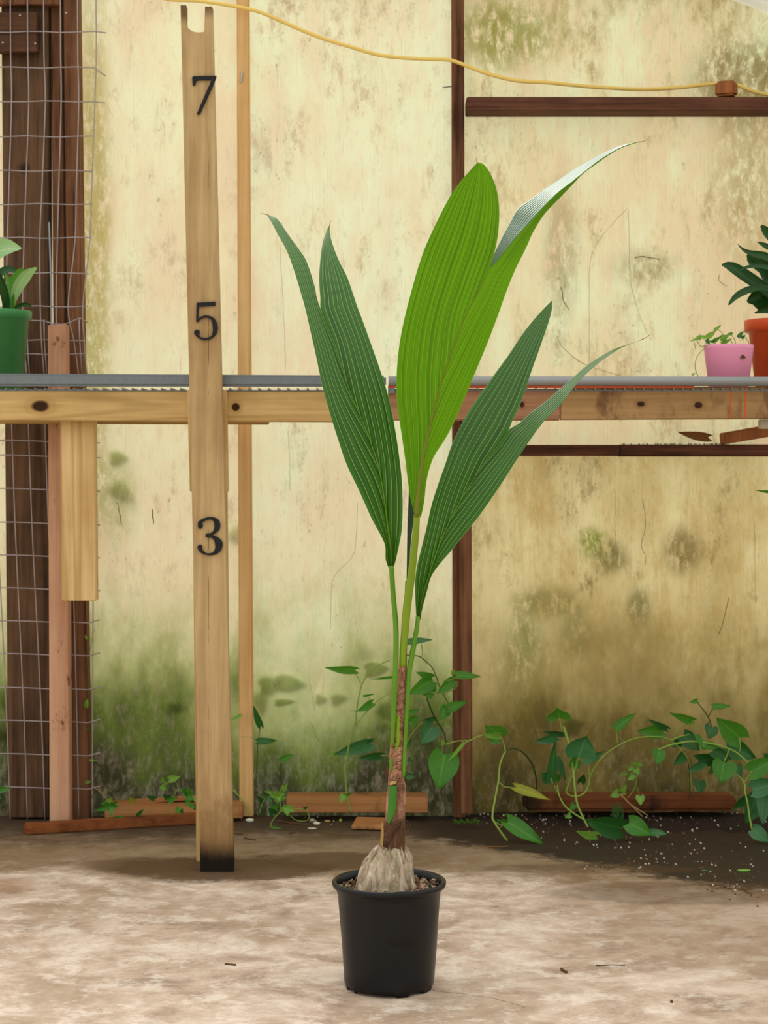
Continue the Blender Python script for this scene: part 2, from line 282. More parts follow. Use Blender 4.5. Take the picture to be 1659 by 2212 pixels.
def m_floor():
    n = NT('concrete'); v = n.coord(); q = n.sep(v)
    c1 = n.noise(v, 2.2, 8, .66); c2 = n.noise(n.scale(v, (1, 1.2, 1), (5, 2, 0)), 5.0, 9, .74, .4); c3 = n.noise(v, 110, 4, .7); c4 = n.noise(v, 11, 8, .74); c5 = n.noise(n.scale(v, (1, 1, 1), (9, 1, 0)), 1.2, 4, .6)
    col = n.ramp(c2, [(.36, lin((158, 134, 116))), (.48, lin((198, 174, 152))), (.62, lin((226, 208, 190)))])
    col = n.mix(n.math('MULTIPLY', n.step(c1, .48, .64), .7), col, n.mix(c4, lin((140, 114, 92)), lin((188, 164, 134))))
    col = n.mix(n.math('MULTIPLY', n.step(c4, .54, .70), .45), col, lin((146, 122, 104)))
    col = n.mix(n.math('MULTIPLY', n.step(c4, .50, .38), .6), col, lin((236, 222, 206)))
    col = n.mix(n.math('MULTIPLY', n.step(c3, .60, .74), .4), col, lin((120, 96, 76)))
    rt = n.math('MULTIPLY', n.step(n.math('ADD', q[0], n.math('MULTIPLY', n.math('SUBTRACT', c5, .5), 2.0)), .35, 1.0), .55)
    col = n.mix(rt, col, n.mix(c2, lin((118, 92, 66)), lin((176, 148, 116))))
    # damp strip along the wall: greenish brown, ragged front edge, shade painted in at the back
    wv = n.math('MULTIPLY', n.math('SUBTRACT', n.math('ADD', n.math('MULTIPLY', c1, .5), n.math('MULTIPLY', c4, .5)), .5), .9)
    yy = n.math('ADD', q[1], wv)
    yy2 = n.math('ADD', yy, n.math('MULTIPLY', n.step(q[0], .1, 1.1), .20))
    damp = n.step(yy2, 4.66, 4.92)
    col = n.mix(n.math('MULTIPLY', damp, .80), col, n.mix(c2, lin((86, 64, 40)), lin((152, 124, 86))))
    sb = n.math('ADD', yy, n.math('MULTIPLY', n.step(q[0], .05, 1.05), .62))
    soilm = n.math('MULTIPLY', n.step(sb, 5.16, 5.28), n.step(q[0], .0, .18))
    col = n.mix(n.math('MULTIPLY', soilm, .93), col, n.mix(c4, lin((22, 17, 12)), lin((48, 37, 28))))
    col = n.mix(n.math('MULTIPLY', n.step(yy, 5.08, 5.40), .85), col, n.mix(c4, lin((38, 28, 20)), lin((74, 56, 40))))  # darkest band next to the wall: floor shade painted over the damp
    # wet patches round the ruler's foot
    for (bx, by, rx, ry, a) in [(-.44, 4.86, .30, .15, .92), (-.12, 4.96, .20, .11, .8), (-.62, 4.90, .2, .10, .6), (.55, 4.86, .3, .06, .4), (.78, 4.58, .35, .12, .5)]:
        col = n.mix(n.math('MULTIPLY', blob(n, q, bx, by, rx, ry, 'XY', .35, c4), a), col, n.mix(c3, lin((72, 50, 30)), lin((104, 76, 48))))
    col = n.mix(n.math('MULTIPLY', blob(n, q, -1.05, 4.66, .16, .10, 'XY', .6, c4), .5), col, lin((146, 92, 54)))
    # hairline crack in front of the pot
    cy = n.math('ADD', n.math('SUBTRACT', n.math('ADD', q[1], n.math('MULTIPLY', q[0], .62)), 3.80), n.math('MULTIPLY', n.math('SUBTRACT', n.noise(v, 7, 4), .5), .12))
    cr = n.math('MULTIPLY', n.step(n.math('ABSOLUTE', cy), .0035, .001), n.math('MULTIPLY', n.step(q[0], .04, .08), n.step(q[0], .33, .26)))
    col = n.mix(n.math('MULTIPLY', cr, .55), col, lin((96, 74, 56)))
    rough = n.math('SUBTRACT', .85, n.math('MULTIPLY', damp, .22))
    return n.finish(n.principled(col, rough, n.bump(n.math('ADD', c2, n.math('MULTIPLY', c3, .4)), .35, .004), Specular_IOR_Level=.3))
M['floor'] = m_floor()

# ------------------------------------------------------------------ object helpers
def put(name, me, mat, parent=None, label=None, cat=None, group=None, kind=None, smooth_=False):
    o = bpy.data.objects.new(name, me); COL.objects.link(o)
    for k in (mat if isinstance(mat, (list, tuple)) else [mat]): me.materials.append(M[k] if isinstance(k, str) else k)
    if smooth_:
        for p in me.polygons: p.use_smooth = True
    if parent: o.parent = parent
    if label: o['label'] = label
    if cat: o['category'] = cat
    if group: o['group'] = group
    if kind: o['kind'] = kind
    return o
def empty(name, label, cat, group=None, kind=None):
    o = bpy.data.objects.new(name, None); COL.objects.link(o); o['label'] = label
    if cat: o['category'] = cat
    if group: o['group'] = group
    if kind: o['kind'] = kind
    return o
def center_obj(o):
    """move the origin to the middle of the mesh so object coordinates are local"""
    me = o.data; lo = Vector((1e9,) * 3); hi = -lo
    for v in me.vertices:
        for i in range(3): lo[i] = min(lo[i], v.co[i]); hi[i] = max(hi[i], v.co[i])
    c = (lo + hi) / 2
    for v in me.vertices: v.co -= c
    o.location = c; return o
def bm_mesh(bm, name):
    bmesh.ops.recalc_face_normals(bm, faces=bm.faces[:]); me = bpy.data.meshes.new(name); bm.to_mesh(me); bm.free(); return me
def prism3(front, depth, bevel=.002):
    """extrude a polygon (3D points) along +Y by depth"""
    bm = bmesh.new(); a = [bm.verts.new(p) for p in front]; b = [bm.verts.new(Vector(p) + Vector((0, depth, 0))) for p in front]
    k = len(a)
    if k > 6:
        for tri in tessellate_polygon([[Vector(p) for p in front]]):
            bm.faces.new([a[i] for i in tri]); bm.faces.new([b[i] for i in tri][::-1])
    else: bm.faces.new(a); bm.faces.new(b[::-1])
    for i in range(k): bm.faces.new((a[i], b[i], b[(i + 1) % k], a[(i + 1) % k]))
    if bevel: bmesh.ops.bevel(bm, geom=bm.edges[:], offset=bevel, segments=2, affect='EDGES', clamp_overlap=True)
    return bm_mesh(bm, 'prism')
def board(name, px, Y, depth, mat, parent=None, bevel=.0025, **kw):
    return center_obj(put(name, prism3([P(x, y, Y) for x, y in px], depth, bevel), mat, parent, **kw))
def rect(x0, y0, x1, y1, dx=0):
    return [(x0, y0), (x1, y0), (x1 + dx, y1), (x0 + dx, y1)]
def tube_bm(bm, pts, radii, seg=8, flat=1.0, cap=True):
    pts = [Vector(p) for p in pts]; k = len(pts)
    if not isinstance(radii, (list, tuple)): radii = [radii] * k
    rings = []; up = None
    for i in range(k):
        t = (pts[min(i + 1, k - 1)] - pts[max(i - 1, 0)]).normalized()
        if up is None: up = Vector((0, -1, 0)) if abs(t.y) < .9 else Vector((0, 0, 1))
        a = t.cross(up).normalized(); b = a.cross(t).normalized(); up = b
        rings.append([bm.verts.new(pts[i] + a * math.cos(2 * math.pi * j / seg) * radii[i] + b * math.sin(2 * math.pi * j / seg) * radii[i] * flat) for j in range(seg)])
    for i in range(k - 1):
        for j in range(seg): bm.faces.new((rings[i][j], rings[i][(j + 1) % seg], rings[i + 1][(j + 1) % seg], rings[i + 1][j]))
    if cap: bm.faces.new(rings[0][::-1]); bm.faces.new(rings[-1])
def tube(pts, radii, seg=8, flat=1.0):
    bm = bmesh.new(); tube_bm(bm, pts, radii, seg, flat); return bm_mesh(bm, 'tube')
def cat(pts, n=6):
    """Catmull-Rom through points (tuples of any length)"""
    out = []; k = len(pts)
    for i in range(k - 1):
        p0, p1, p2, p3 = pts[max(i - 1, 0)], pts[i], pts[i + 1], pts[min(i + 2, k - 1)]
        for j in range(n):
            t = j / n
            out.append(tuple(.5 * (2 * b + (c - a) * t + (2 * a - 5 * b + 4 * c - d) * t * t + (3 * b - a - 3 * c + d) * t ** 3) for a, b, c, d in zip(p0, p1, p2, p3)))
    out.append(tuple(pts[-1])); return out
def resample(pts, n):
    pts = cat(pts, 6); L = [0]
    for a, b in zip(pts, pts[1:]): L.append(L[-1] + math.dist(a[:2], b[:2]))
    out = []; j = 0
    for i in range(n + 1):
        s = L[-1] * i / n
        while j < len(L) - 2 and L[j + 1] < s: j += 1
        f = (s - L[j]) / max(1e-9, L[j + 1] - L[j]); out.append(tuple(lerp(a, b, f) for a, b in zip(pts[j], pts[j + 1])))
    return out
def lathe(prof, seg=48, c=(0, 0, 0), wob=None):
    bm = bmesh.new(); rings = []
    for i, (r, z) in enumerate(prof):
        ring = []
        for j in range(seg):
            a = 2 * math.pi * j / seg; rr, zz = (r, z) if wob is None else wob(i, a, r, z)
            ring.append(bm.verts.new((c[0] + rr * math.cos(a), c[1] + rr * math.sin(a), c[2] + zz)))
        rings.append(ring)
    for i in range(len(rings) - 1):
        for j in range(seg): bm.faces.new((rings[i][j], rings[i][(j + 1) % seg], rings[i + 1][(j + 1) % seg], rings[i + 1][j]))
    return bm, rings
def lathe_obj(name, prof, mat, parent=None, seg=48, c=(0, 0, 0), wob=None, caps=(True, True), **kw):
    bm, rings = lathe(prof, seg, (0, 0, 0), wob)
    if caps[0]: bm.faces.new(rings[0][::-1])
    if caps[1]: bm.faces.new(rings[-1])
    o = put(name, bm_mesh(bm, name), mat, parent, smooth_=True, **kw); o.location = c; return o
def leaf_mesh(B, T, w, roll=0., cup=.15, droop=.1, cord=.16, rows=10, cols=6, tip=.9, wave=.03):
    """heart-shaped blade from base B to tip T; roll tilts it about its own axis"""
    B, T = Vector(B), Vector(T); ax = T - B; L = ax.length; ax.normalize()
    view = Vector((0, -1, 0)); s = ax.cross(view)
    if s.length < 1e-3: s = Vector((1, 0, 0))
    s.normalize(); nrm = s.cross(ax).normalized()
    if nrm.y > 0: nrm = -nrm
    s, nrm = (s * math.cos(roll) + nrm * math.sin(roll)), (nrm * math.cos(roll) - s * math.sin(roll))
    vs = []; uv = []; ph = (B.x * 91 + B.z * 57) % 6.28
    for i in range(rows + 1):
        t = i / rows
        hw = w / 2 * (max(0, math.sin(math.pi * (t * .93 + .07) ** .62)) ** tip if i < rows else 0)
        for j in range(cols + 1):
            v = j / cols * 2 - 1
            along = t - cord * (abs(v) ** 1.3) * (1 - t) ** 3
            off = cup * w * (v * v) + wave * w * math.sin(ph + t * 9 + v * 3) * abs(v) - droop * L * t * t
            vs.append(B + ax * along * L + s * v * hw + nrm * off); uv.append((j / cols, t))
    fs = [(i * (cols + 1) + j, i * (cols + 1) + j + 1, (i + 1) * (cols + 1) + j + 1, (i + 1) * (cols + 1) + j) for i in range(rows) for j in range(cols)]
    me = bpy.data.meshes.new('leaf'); me.from_pydata([tuple(v) for v in vs], [], fs); l = me.uv_layers.new(name='UVMap')
    for lp in me.loops: l.data[lp.index].uv = uv[lp.vertex_index]
    return me
def ribbon_mesh(px, Y, widths, n=16, cup=.18, roll=0.):
    """strap leaf along a px path with depth values and widths in px"""
    pts = resample([(x, y, d, w) for (x, y), d, w in zip(px, Y, widths)], n); vs = []; uv = []; cols = 6
    q = [P(x, y, d) for x, y, d, w in pts]
    for i, (x, y, d, w) in enumerate(pts):
        t = (q[min(i + 1, n)] - q[max(i - 1, 0)]).normalized(); s = t.cross(Vector((0, -1, 0))).normalized(); nr = s.cross(t).normalized()
        s2 = s * math.cos(roll) + nr * math.sin(roll); n2 = nr * math.cos(roll) - s * math.sin(roll); ww = w * d / F
        for j in range(cols + 1):
            v = j / cols * 2 - 1; vs.append(tuple(q[i] + s2 * v * ww / 2 + n2 * cup * ww * (v * v))); uv.append((j / cols, i / n))
    fs = [(i * (cols + 1) + j, i * (cols + 1) + j + 1, (i + 1) * (cols + 1) + j + 1, (i + 1) * (cols + 1) + j) for i in range(n) for j in range(cols)]
    me = bpy.data.meshes.new('strap'); me.from_pydata(vs, [], fs); l = me.uv_layers.new(name='UVMap')
    for lp in me.loops: l.data[lp.index].uv = uv[lp.vertex_index]
    return me
def box_bm(bm, c, s, rot=None):
    r = bmesh.ops.create_cube(bm, size=1.0); 
    for v in r['verts']:
        p = Vector((v.co.x * s[0], v.co.y * s[1], v.co.z * s[2])); 
        if rot is not None: p.rotate(rot)
        v.co = p + Vector(c)
from mathutils import Euler

# ------------------------------------------------------------------ the setting
YW = 5.60; SW = F / YW
def XW(px): return (px - 829.5) / SW
def ZW(py): return H - (py - YH) / SW
bm = bmesh.new(); bmesh.ops.create_grid(bm, x_segments=8, y_segments=8, size=1.0)
for v in bm.verts: v.co = Vector((v.co.x * 5, v.co.y * 4 + 2.6, 0))
floor = put('floor', bm_mesh(bm, 'floor'), 'floor', label='stained concrete greenhouse floor, damp and with shade painted in along the wall', kind='structure')
wall = empty('wall_back', 'cloudy weathered plastic sheet wall with brown streaks and green algae', None, kind='structure')
def sheet(x0, x1, z0, z1, mat, Y, lab):
    bm = bmesh.new(); n = 6
    vs = [[bm.verts.new((lerp(x0, x1, i / n), Y + .0012 * math.sin(i * 2.1 + j), lerp(z0, z1, j / n))) for j in range(n + 1)] for i in range(n + 1)]
    for i in range(n):
        for j in range(n): bm.faces.new((vs[i][j], vs[i + 1][j], vs[i + 1][j + 1], vs[i][j + 1]))
    put('sheet', bm_mesh(bm, 'sheet'), mat, wall, label=lab, smooth_=True)
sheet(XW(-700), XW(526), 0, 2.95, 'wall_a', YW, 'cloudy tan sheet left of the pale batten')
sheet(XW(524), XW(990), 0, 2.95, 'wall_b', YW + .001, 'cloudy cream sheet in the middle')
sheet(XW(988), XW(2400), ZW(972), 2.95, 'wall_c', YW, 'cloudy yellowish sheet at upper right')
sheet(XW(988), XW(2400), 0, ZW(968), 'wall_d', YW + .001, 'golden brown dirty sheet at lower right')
# white ribbed roof sheet in the upper right corner
roof = empty('ceiling', 'white ribbed roof sheet at the upper right corner', None, kind='structure')
bm = bmesh.new(); nx, ny = 8, 40
vs = []
for i in range(nx + 1):
    X = lerp(-.02, 3.0, i / nx); row = []
    for j in range(ny + 1):
        Yr = lerp(5.02, 5.595, j / ny); row.append(bm.verts.new((X, Yr, 2.530 - .377 * (X - 1.086) + .007 * math.cos(j * math.pi / 3.0))))
    vs.append(row)
for i in range(nx):
    for j in range(ny): bm.faces.new((vs[i][j], vs[i + 1][j], vs[i + 1][j + 1], vs[i][j + 1]))
put('roof_sheet', bm_mesh(bm, 'roof_sheet'), 'white_sheet', roof, smooth_=True)

# ------------------------------------------------------------------ wall timbers
t = board('timber_post', [(0, -292), (104, -292), (106, 1766), (18, 1766)], 5.53, .06, 'dark_v', label='wide dark brown post at the left edge behind the wire mesh', cat='post')
t = board('timber_stud', [(107, -292), (131, -292), (150, 1768), (124, 1768)], 5.545, .05, 'redwood_v', label='narrow reddish stud between the wide dark post and the outer stud', cat='stud')
st3 = board('timber_stud', [(134, -292), (164, -292), (191, 1776), (156, 1776)], 5.52, .075, 'redwood_v', label='reddish brown grained stud at the mesh edge beside the tan sheet', cat='stud')
def nail(px, py, Y, r, parent, name='nail'):
    bm = bmesh.new(); bmesh.ops.create_uvsphere(bm, u_segments=8, v_segments=5, radius=r)
    for v in bm.verts: v.co.y *= .4
    o = put(name, bm_mesh(bm, 'nail'), 'nail', None, smooth_=True); o.location = P(px, py, Y); o.parent = parent; o.matrix_parent_inverse = parent.matrix_basis.inverted(); return o
nail(143, 28, 5.519, .0035, st3)
board('header_board', rect(-60, -40, 128, 10), 5.50, .03, 'redwood_v', label='brown header board across the top left corner', cat='board')
blk = board('mounting_block', rect(-60, 26, 80, 112), 5.49, .035, 'dark_h', label='dark brown block with nail heads on the wide post', cat='board')
for (a, b) in [(6, 92), (76, 94), (43, 33)]: nail(a, b, 5.489, .0032, blk)
bat = board('wall_batten', [(510, -292), (536, -292), (547, 1764), (517, 1764)], 5.56, .038, 'batten', label='pale pine batten running up the wall behind the bench', cat='batten')
o = put('staple', tube([P(523, 154, 5.556), P(522, 165, 5.554), P(520, 177, 5.556)], .003, 6), 'nail'); o.parent = bat; o.matrix_parent_inverse = bat.matrix_basis.inverted()
sa = board('timber_stud', [(975, -292), (1002, -292), (1006, 1766), (979, 1766)], 5.555, .04, 'redwood_v', label='brown stud up the middle of the wall, full height', cat='stud')
board('timber_stud', [(992, 906), (1018, 906), (1021, 1758), (995, 1758)], 5.515, .038, 'redwood_v', label='dark brown short stud below the bench doubling the middle stud', cat='stud')
o = put('nail', tube([P(978, 186, 5.575), P(957, 189, 5.52)], .0022, 6), 'nail'); o.parent = sa; o.matrix_parent_inverse = sa.matrix_basis.inverted()
board('wall_girt', rect(1008, 209, 1800, 239, 0), 5.495, .10, 'girt', label='dark brown girt across the upper right wall', cat='girt')
board('wall_girt', rect(1020, 961, 1339, 985), 5.50, .09, 'girt', label='dark brown lower girt piece nearest the middle stud', cat='girt')
board('wall_girt', rect(1340, 960, 1800, 986), 5.498, .09, 'girt', label='dark brown lower girt piece under the propped offcut', cat='girt')
board('wood_offcut', [(1564, 935), (1800, 893), (1800, 920), (1566, 960)], 5.47, .08, 'block', label='reddish offcut propped slantwise on the lower right girt', cat='offcut')
# cut block on the upper girt
bm = bmesh.new(); box_bm(bm, (0, 0, 0), (.062, .05, .046)); bmesh.ops.bevel(bm, geom=bm.edges[:], offset=.007, segments=2, affect='EDGES')
o = put('wood_block', bm_mesh(bm, 'block'), 'block', label='small reddish wood block sitting on the upper right girt', cat='block')
o.rotation_euler = (0, 0, R(-22)); o.location = P(1569, 193, 5.53)
# dead leaf on the lower girt
o = put('dead_leaf', leaf_mesh(P(1530, 944, 5.53), P(1464, 934, 5.54), .03, R(20), .3, .1), 'deadleaf', label='curled brown dead leaf on the lower right girt', cat='leaf', smooth_=True)
# cable
cp = [(300, -22, 5.53), (360, -2, 5.53), (430, 2, 5.53), (520, 16, 5.535), (570, 29, 5.53), (640, 60, 5.53), (700, 84, 5.53), (760, 102, 5.53), (815, 118, 5.53), (870, 125, 5.53), (930, 128, 5.53),
      (968, 129, 5.53), (995, 137, 5.53), (1050, 158, 5.53), (1115, 174, 5.535), (1180, 178, 5.54), (1240, 184, 5.55), (1300, 189, 5.555), (1390, 193, 5.57), (1470, 189, 5.572), (1540, 181, 5.578), (1590, 183, 5.578), (1615, 193, 5.57), (1640, 201, 5.57), (1700, 210, 5.56), (1800, 215, 5.55)]
cc = resample(cp, 90)
put('yellow_cable', tube([P(*c) for c in cc], .0058, 8, .45), 'cable', label='flat yellow cable looping along the top of the wall', cat='cable', smooth_=True)
# stake
board('wooden_stake', [(103, 702), (144, 700), (151, 1780), (107, 1780)], 5.43, .05, 'stake', label='pinkish sawn stake standing in front of the wire mesh', cat='stake')
# sill boards on the floor
board('sill_board', rect(618, 1722, 924, 1756), 5.50, .085, 'sill', label='pinkish pine board lying along the wall behind the palm', cat='board')
board('sill_board', rect(226, 1738, 524, 1768), 5.50, .08, 'sill', label='weedy pine board at the wall foot left of the batten', cat='board')
o = board('sill_board', rect(1132, 1720, 1592, 1754), 5.49, .085, 'sill_dark', label='dark reddish rounded log board at the foot of the right wall', cat='board', bevel=.012)
# thin slat lying behind
board('wood_strip', [(290, 1730), (430, 1722), (430, 1727), (290, 1737)], 5.53, .04, 'sill', label='thin wood strip lying on the weedy board', cat='strip', bevel=.001)
# brown stick on the floor
a, b = P(56, 1806, 5.30), P(448, 1778, 5.47); a.z = b.z = 0; dv = (b - a).normalized(); pv = Vector((-dv.y, dv.x, 0)); bm = bmesh.new(); hh = .030
r_ = [bm.verts.new(a + pv * k * .045 + Vector((0, 0, z))) for k, z in ((0, .001), (1, .001), (1, hh), (0, hh))]; q_ = [bm.verts.new(b + pv * k * .045 + Vector((0, 0, z))) for k, z in ((0, .001), (1, .001), (1, hh), (0, hh))]
bm.faces.new(r_); bm.faces.new(q_[::-1])
for i in range(4): bm.faces.new((r_[i], q_[i], q_[(i + 1) % 4], r_[(i + 1) % 4]))
bmesh.ops.bevel(bm, geom=bm.edges[:], offset=.003, segments=2, affect='EDGES')
center_obj(put('wooden_stick', bm_mesh(bm, 'stick'), 'stick', label='long brown squared stick lying on the concrete at left', cat='stick'))
# flat scrap
a = P(800, 1780, 5.47); bm = bmesh.new(); box_bm(bm, (0, 0, .009), (.098, .10, .012), Euler((R(4), 0, R(-8)))); bmesh.ops.bevel(bm, geom=bm.edges[:], offset=.002, segments=1, affect='EDGES')
o = put('wood_scrap', bm_mesh(bm, 'scrap'), 'sill', label='small flat wood scrap on the floor behind the palm stem', cat='scrap'); o.location = (a.x, 5.42, .003)

# ------------------------------------------------------------------ welded wire mesh
mesh_r = empty('wire_mesh', 'galvanised welded wire mesh panel hung over the left posts', 'mesh')
YM = 5.485
def wire(pts, r=.0019): put('wire', tube([P(*p) for p in pts], r, 6), 'wire', mesh_r, smooth_=True)
hz = [-6, 69, 146, 219, 295, 369, 441, 514, 590, 662, 694, 735, 765]
vx = [(23, 25, 14, 10), (60, 62, 50, 46), (95, 98, 84, 84), (131, 132, 122, 118), (168, 170, 160, 144), (208, 205, 192, 176)]
for i, y in enumerate(hz):
    pts = [(-60, y, YM)]; w = 6 if i in (1, 2, 3) else 2
    for k in range(0, 6): pts.append((vx[k][0] - (i * 1.6 if k < 5 else i * 2.0), y + 1.4 * math.sin(i * 2.3 + k * 1.7), YM + .003 * math.sin(k + i)))
    if i < 4: pts += [(208 - i * 2 + 24, y + [0, 2, 18, 3][i], YM - .01)]
    if i == 10: pts = [(60, 692, YM), (96, 693, YM), (112, 699, YM), (135, 701, YM), (150, 697, YM), (172, 687, YM), (190, 697, YM)]
    wire(pts)
for k, (x0, x1, x2, x3) in enumerate(vx):
    wire([tuple(q) for q in cat([(x0 - 1, -40, YM), (x0, 120, YM), (x1, 220, YM), (lerp(x1, x2, .5), 400, YM), (x2 + 2, 520, YM), (x3 + 3, 660, YM), (x3 + 6 + (10 if k == 4 else 0), 740, YM), (x3 + 12 + (14 if k == 4 else 0), 812, YM)], 4)])
for x in (58, 95, 171): wire([(x, 690, YM - .006), (x + 1, 735, YM - .006), (x + 3, 765, YM - .006), (x + 6, 812, YM - .006)])
for i, y in enumerate([951, 983, 1055, 1128, 1199, 1270, 1341, 1412, 1485, 1556, 1628, 1700]):
    wire([(-60, y, YM), (20, y, YM), (60, y + 1, YM), (104, y + 3, YM), (155, y + 3, YM), (190, y + 5, YM), (216, y - (2 if i > 5 else -6), YM - .01)])
for (x0, x1) in [(25, 59), (61, 97), (-14, 22), (97, 130), (150, 170), (203, 199)]:
    wire([tuple(q) for q in cat([(x0, 905, YM), (lerp(x0, x1, .25), 1150, YM), (lerp(x0, x1, .6), 1400, YM), (lerp(x0, x1, .85), 1600, YM), (x1, 1770, YM)], 4)])
# white rod standing by the stake
put('thin_rod', tube([P(106, 480, 5.475), P(110, 600, 5.475), P(111, 704, 5.475), P(111, 800, 5.475)], .0026, 8), 'pipe', label='thin pale rod standing behind the pinkish stake', cat='rod', smooth_=True)

# ------------------------------------------------------------------ bench
bl = empty('plant_bench', 'left plant bench with new pine rail and galvanised edge', 'bench')
board('rail', [(-90, 843), (834, 845), (834, 912), (-90, 908)], 4.90, .038, 'pine_h', bl)
board('steel_edge', [(-90, 806), (834, 811), (834, 835), (-90, 834)], 4.880, .03, 'steel', bl, bevel=.006)
board('back_rail', [(-90, 855), (580, 855), (580, 917), (-90, 915)], 5.385, .038, 'pine_dull', bl)
board('leg_stub', [(130, 906), (205, 906), (208, 1298), (133, 1298)], 4.95, .038, 'pine_v', bl)
lg = board('leg', [(414, 900), (488, 900), (497, 1862), (424, 1862)], 4.945, .038, 'pine_v', bl)
board('cleat', [(404, 842), (489, 842), (492, 1062), (410, 1062)], 4.864, .034, 'pine_v', bl, bevel=.0015)
def grid_top(x0p, x1p, parent, Yb):
    zt = 1.289; bm = bmesh.new(); x0, x1 = P(x0p, 0, 4.9).x, P(x1p, 0, 4.9).x
    k = int((x1 - x0) / .026)
    for i in range(k + 1): box_bm(bm, (lerp(x0, x1, i / k), (4.884 + Yb) / 2, zt + .004), (.0035, Yb - 4.884, .005))
    for j in range(22): box_bm(bm, ((x0 + x1) / 2, lerp(4.90, Yb, j / 21), zt), (x1 - x0, .0035, .004))
    o = put('mesh_top', bm_mesh(bm, 'mesh_top'), 'steel', parent); o['kind'] = 'stuff'
grid_top(-90, 832, bl, 5.42)
br = empty('plant_bench', 'right plant bench with weathered rail and grey pipe edge', 'bench')
board('rail', rect(838, 840, 1210, 908), 4.90, .038, 'reddish', br)
rb = board('rail', [(1211, 837), (1790, 834), (1790, 904), (1211, 907)], 4.90, .038, 'weath', br)
put('pipe_edge', tube([P(x, y, 4.888) for x, y in [(839, 823), (1200, 823), (1790, 824)]], .0132, 14), 'pipe', br, smooth_=True)
board('orange_strip', [(838, 833), (1500, 834), (1500, 838), (838, 838)], 4.886, .012, 'orange', br, bevel=.001)
board('pipe_bracket', rect(838, 836, 853, 850), 4.887, .01, 'steel', br, bevel=.001)
for x in (1578, 1610): board('paint_mark', rect(x - 1.3, 837, x + 1.3, 905), 4.8996, .0006, 'orange', br, bevel=0)
board('bracket', rect(1642, 906, 1700, 926), 4.96, .03, 'perlite', br, bevel=.002)
board('leg', rect(1730, 905, 1790, 1862), 4.945, .038, 'weath', br)
grid_top(842, 1790, br, 5.48)
board('back_rail', rect(1012, 846, 1800, 896), 5.40, .038, 'pine_dull', br)

# ------------------------------------------------------------------ measuring post with numbers
YR = 4.822
ruler = empty('measuring_post', 'tall pine measuring board with black numbers 7, 5 and 3', 'measuring board')
notch = [(402, 11)] + cat([(402, 46), (403, 55), (408, 62), (417, 68), (428, 70), (438, 69), (441, 68)], 3) + [(443, 14), (458, 14)]
board('post', [(390, 11)] + notch + [(504.5, 1884.5), (433, 1884.5)], YR, .037, 'rule', ruler, bevel=0)
def glyph(pts, f, lab):
    front = [P(*f(x, y), YR - .0065) for x, y in pts]
    o = put('number', prism3(front, .007, .0), 'black_num', ruler, label=lab)
    return o
glyph([(275, 1320), (300, 1300), (690, 1290), (690, 1320), (655, 1410), (410, 1945), (385, 1950), (355, 1945), (480, 1655), (610, 1360), (380, 1365), (345, 1385), (325, 1455), (285, 1450)], lambda x, y: (380 + x / 7.9, y / 7.9), 'black numeral 7')
five = [(290, 220), (553, 205), (555, 262), (322, 275), (312, 445)] + cat([(350, 415), (400, 400), (450, 400), (510, 420), (560, 470), (585, 540), (585, 610), (560, 670), (510, 715), (450, 742), (390, 745), (330, 725), (285, 690), (257, 650), (258, 620), (290, 600), (325, 610), (333, 640), (325, 670), (345, 700), (390, 715), (440, 712), (490, 690), (512, 650), (518, 590), (512, 520), (490, 460), (450, 432), (400, 430), (350, 450), (305, 495)], 3) + [(283, 485)]
glyph(five, lambda x, y: (380 + x / 6.506, 620 + y / 6.506), 'black numeral 5')
three = cat([(1183, 715), (1182, 690), (1200, 670), (1235, 657), (1275, 656), (1305, 672), (1315, 700), (1310, 730), (1290, 750), (1270, 762), (1300, 775), (1325, 800), (1328, 830), (1315, 860), (1285, 880), (1245, 884), (1205, 872), (1183, 850), (1180, 830), (1195, 820), (1207, 830), (1207, 848), (1225, 868), (1250, 872), (1275, 862), (1285, 835), (1280, 800), (1265, 780)], 3) + [(1228, 775), (1228, 755)] + cat([(1255, 752), (1275, 735), (1280, 700), (1270, 675), (1245, 670), (1220, 680), (1205, 695), (1212, 705), (1205, 722), (1190, 725)], 3)
glyph(three, lambda x, y: (x / 2.765, 880 + y / 2.765), 'black numeral 3')

# ------------------------------------------------------------------ the potted coconut palm
YP = 3.764; SP = F / YP; PC = P(840.5, 0, YP); PCX = PC.x
palm = empty('potted_coconut_palm', 'young coconut palm sprouting from its husk in a black nursery pot', 'potted palm')
random.seed(3)
notches = [(random.uniform(0, 6.28), random.uniform(.05, .16)) for _ in range(26)]
def wob(i, a, r, z):
    if i == 0 or i == 1:
        d = 0
        for na, nw in notches:
            k = abs((a - na + math.pi) % (2 * math.pi) - math.pi)
            if k < nw: d = .006
        return r, z + (d if i == 1 else d)
    if 2 < i < 8: r += .0008 * math.sin(3 * a + z * 20)
    if i >= 9 and i <= 12: z += .0012 * math.exp(-((a + 1.5) % 6.28 - .1) ** 2 / .02)
    return r, z
prof = [(.086, .0005), (.0925, .0005), (.0945, .018), (.0965, .05), (.1005, .11), (.1045, .165), (.1070, .195), (.1085, .198), (.1093, .2075), (.1172, .2085), (.1185, .2125), (.1185, .2185), (.1160, .2212), (.1120, .2205), (.1085, .214), (.1075, .20), (.1020, .13), (.0920, .03), (.0, .028)]
pot = lathe_obj('pot', prof, 'pot_black', palm, 144, (PCX, YP, 0), wob, caps=(False, False))
bm = bmesh.new(); rings = []
for i in range(15):
    r = .1065 * i / 14; ring = []
    for j in range(48):
        a = 2 * math.pi * j / 48; ring.append(bm.verts.new((PCX + r * math.cos(a), YP + r * math.sin(a), .2005 + .004 * mnoise.noise(Vector((r * math.cos(a) * 60, r * math.sin(a) * 60, 1))))))
    rings.append(ring)
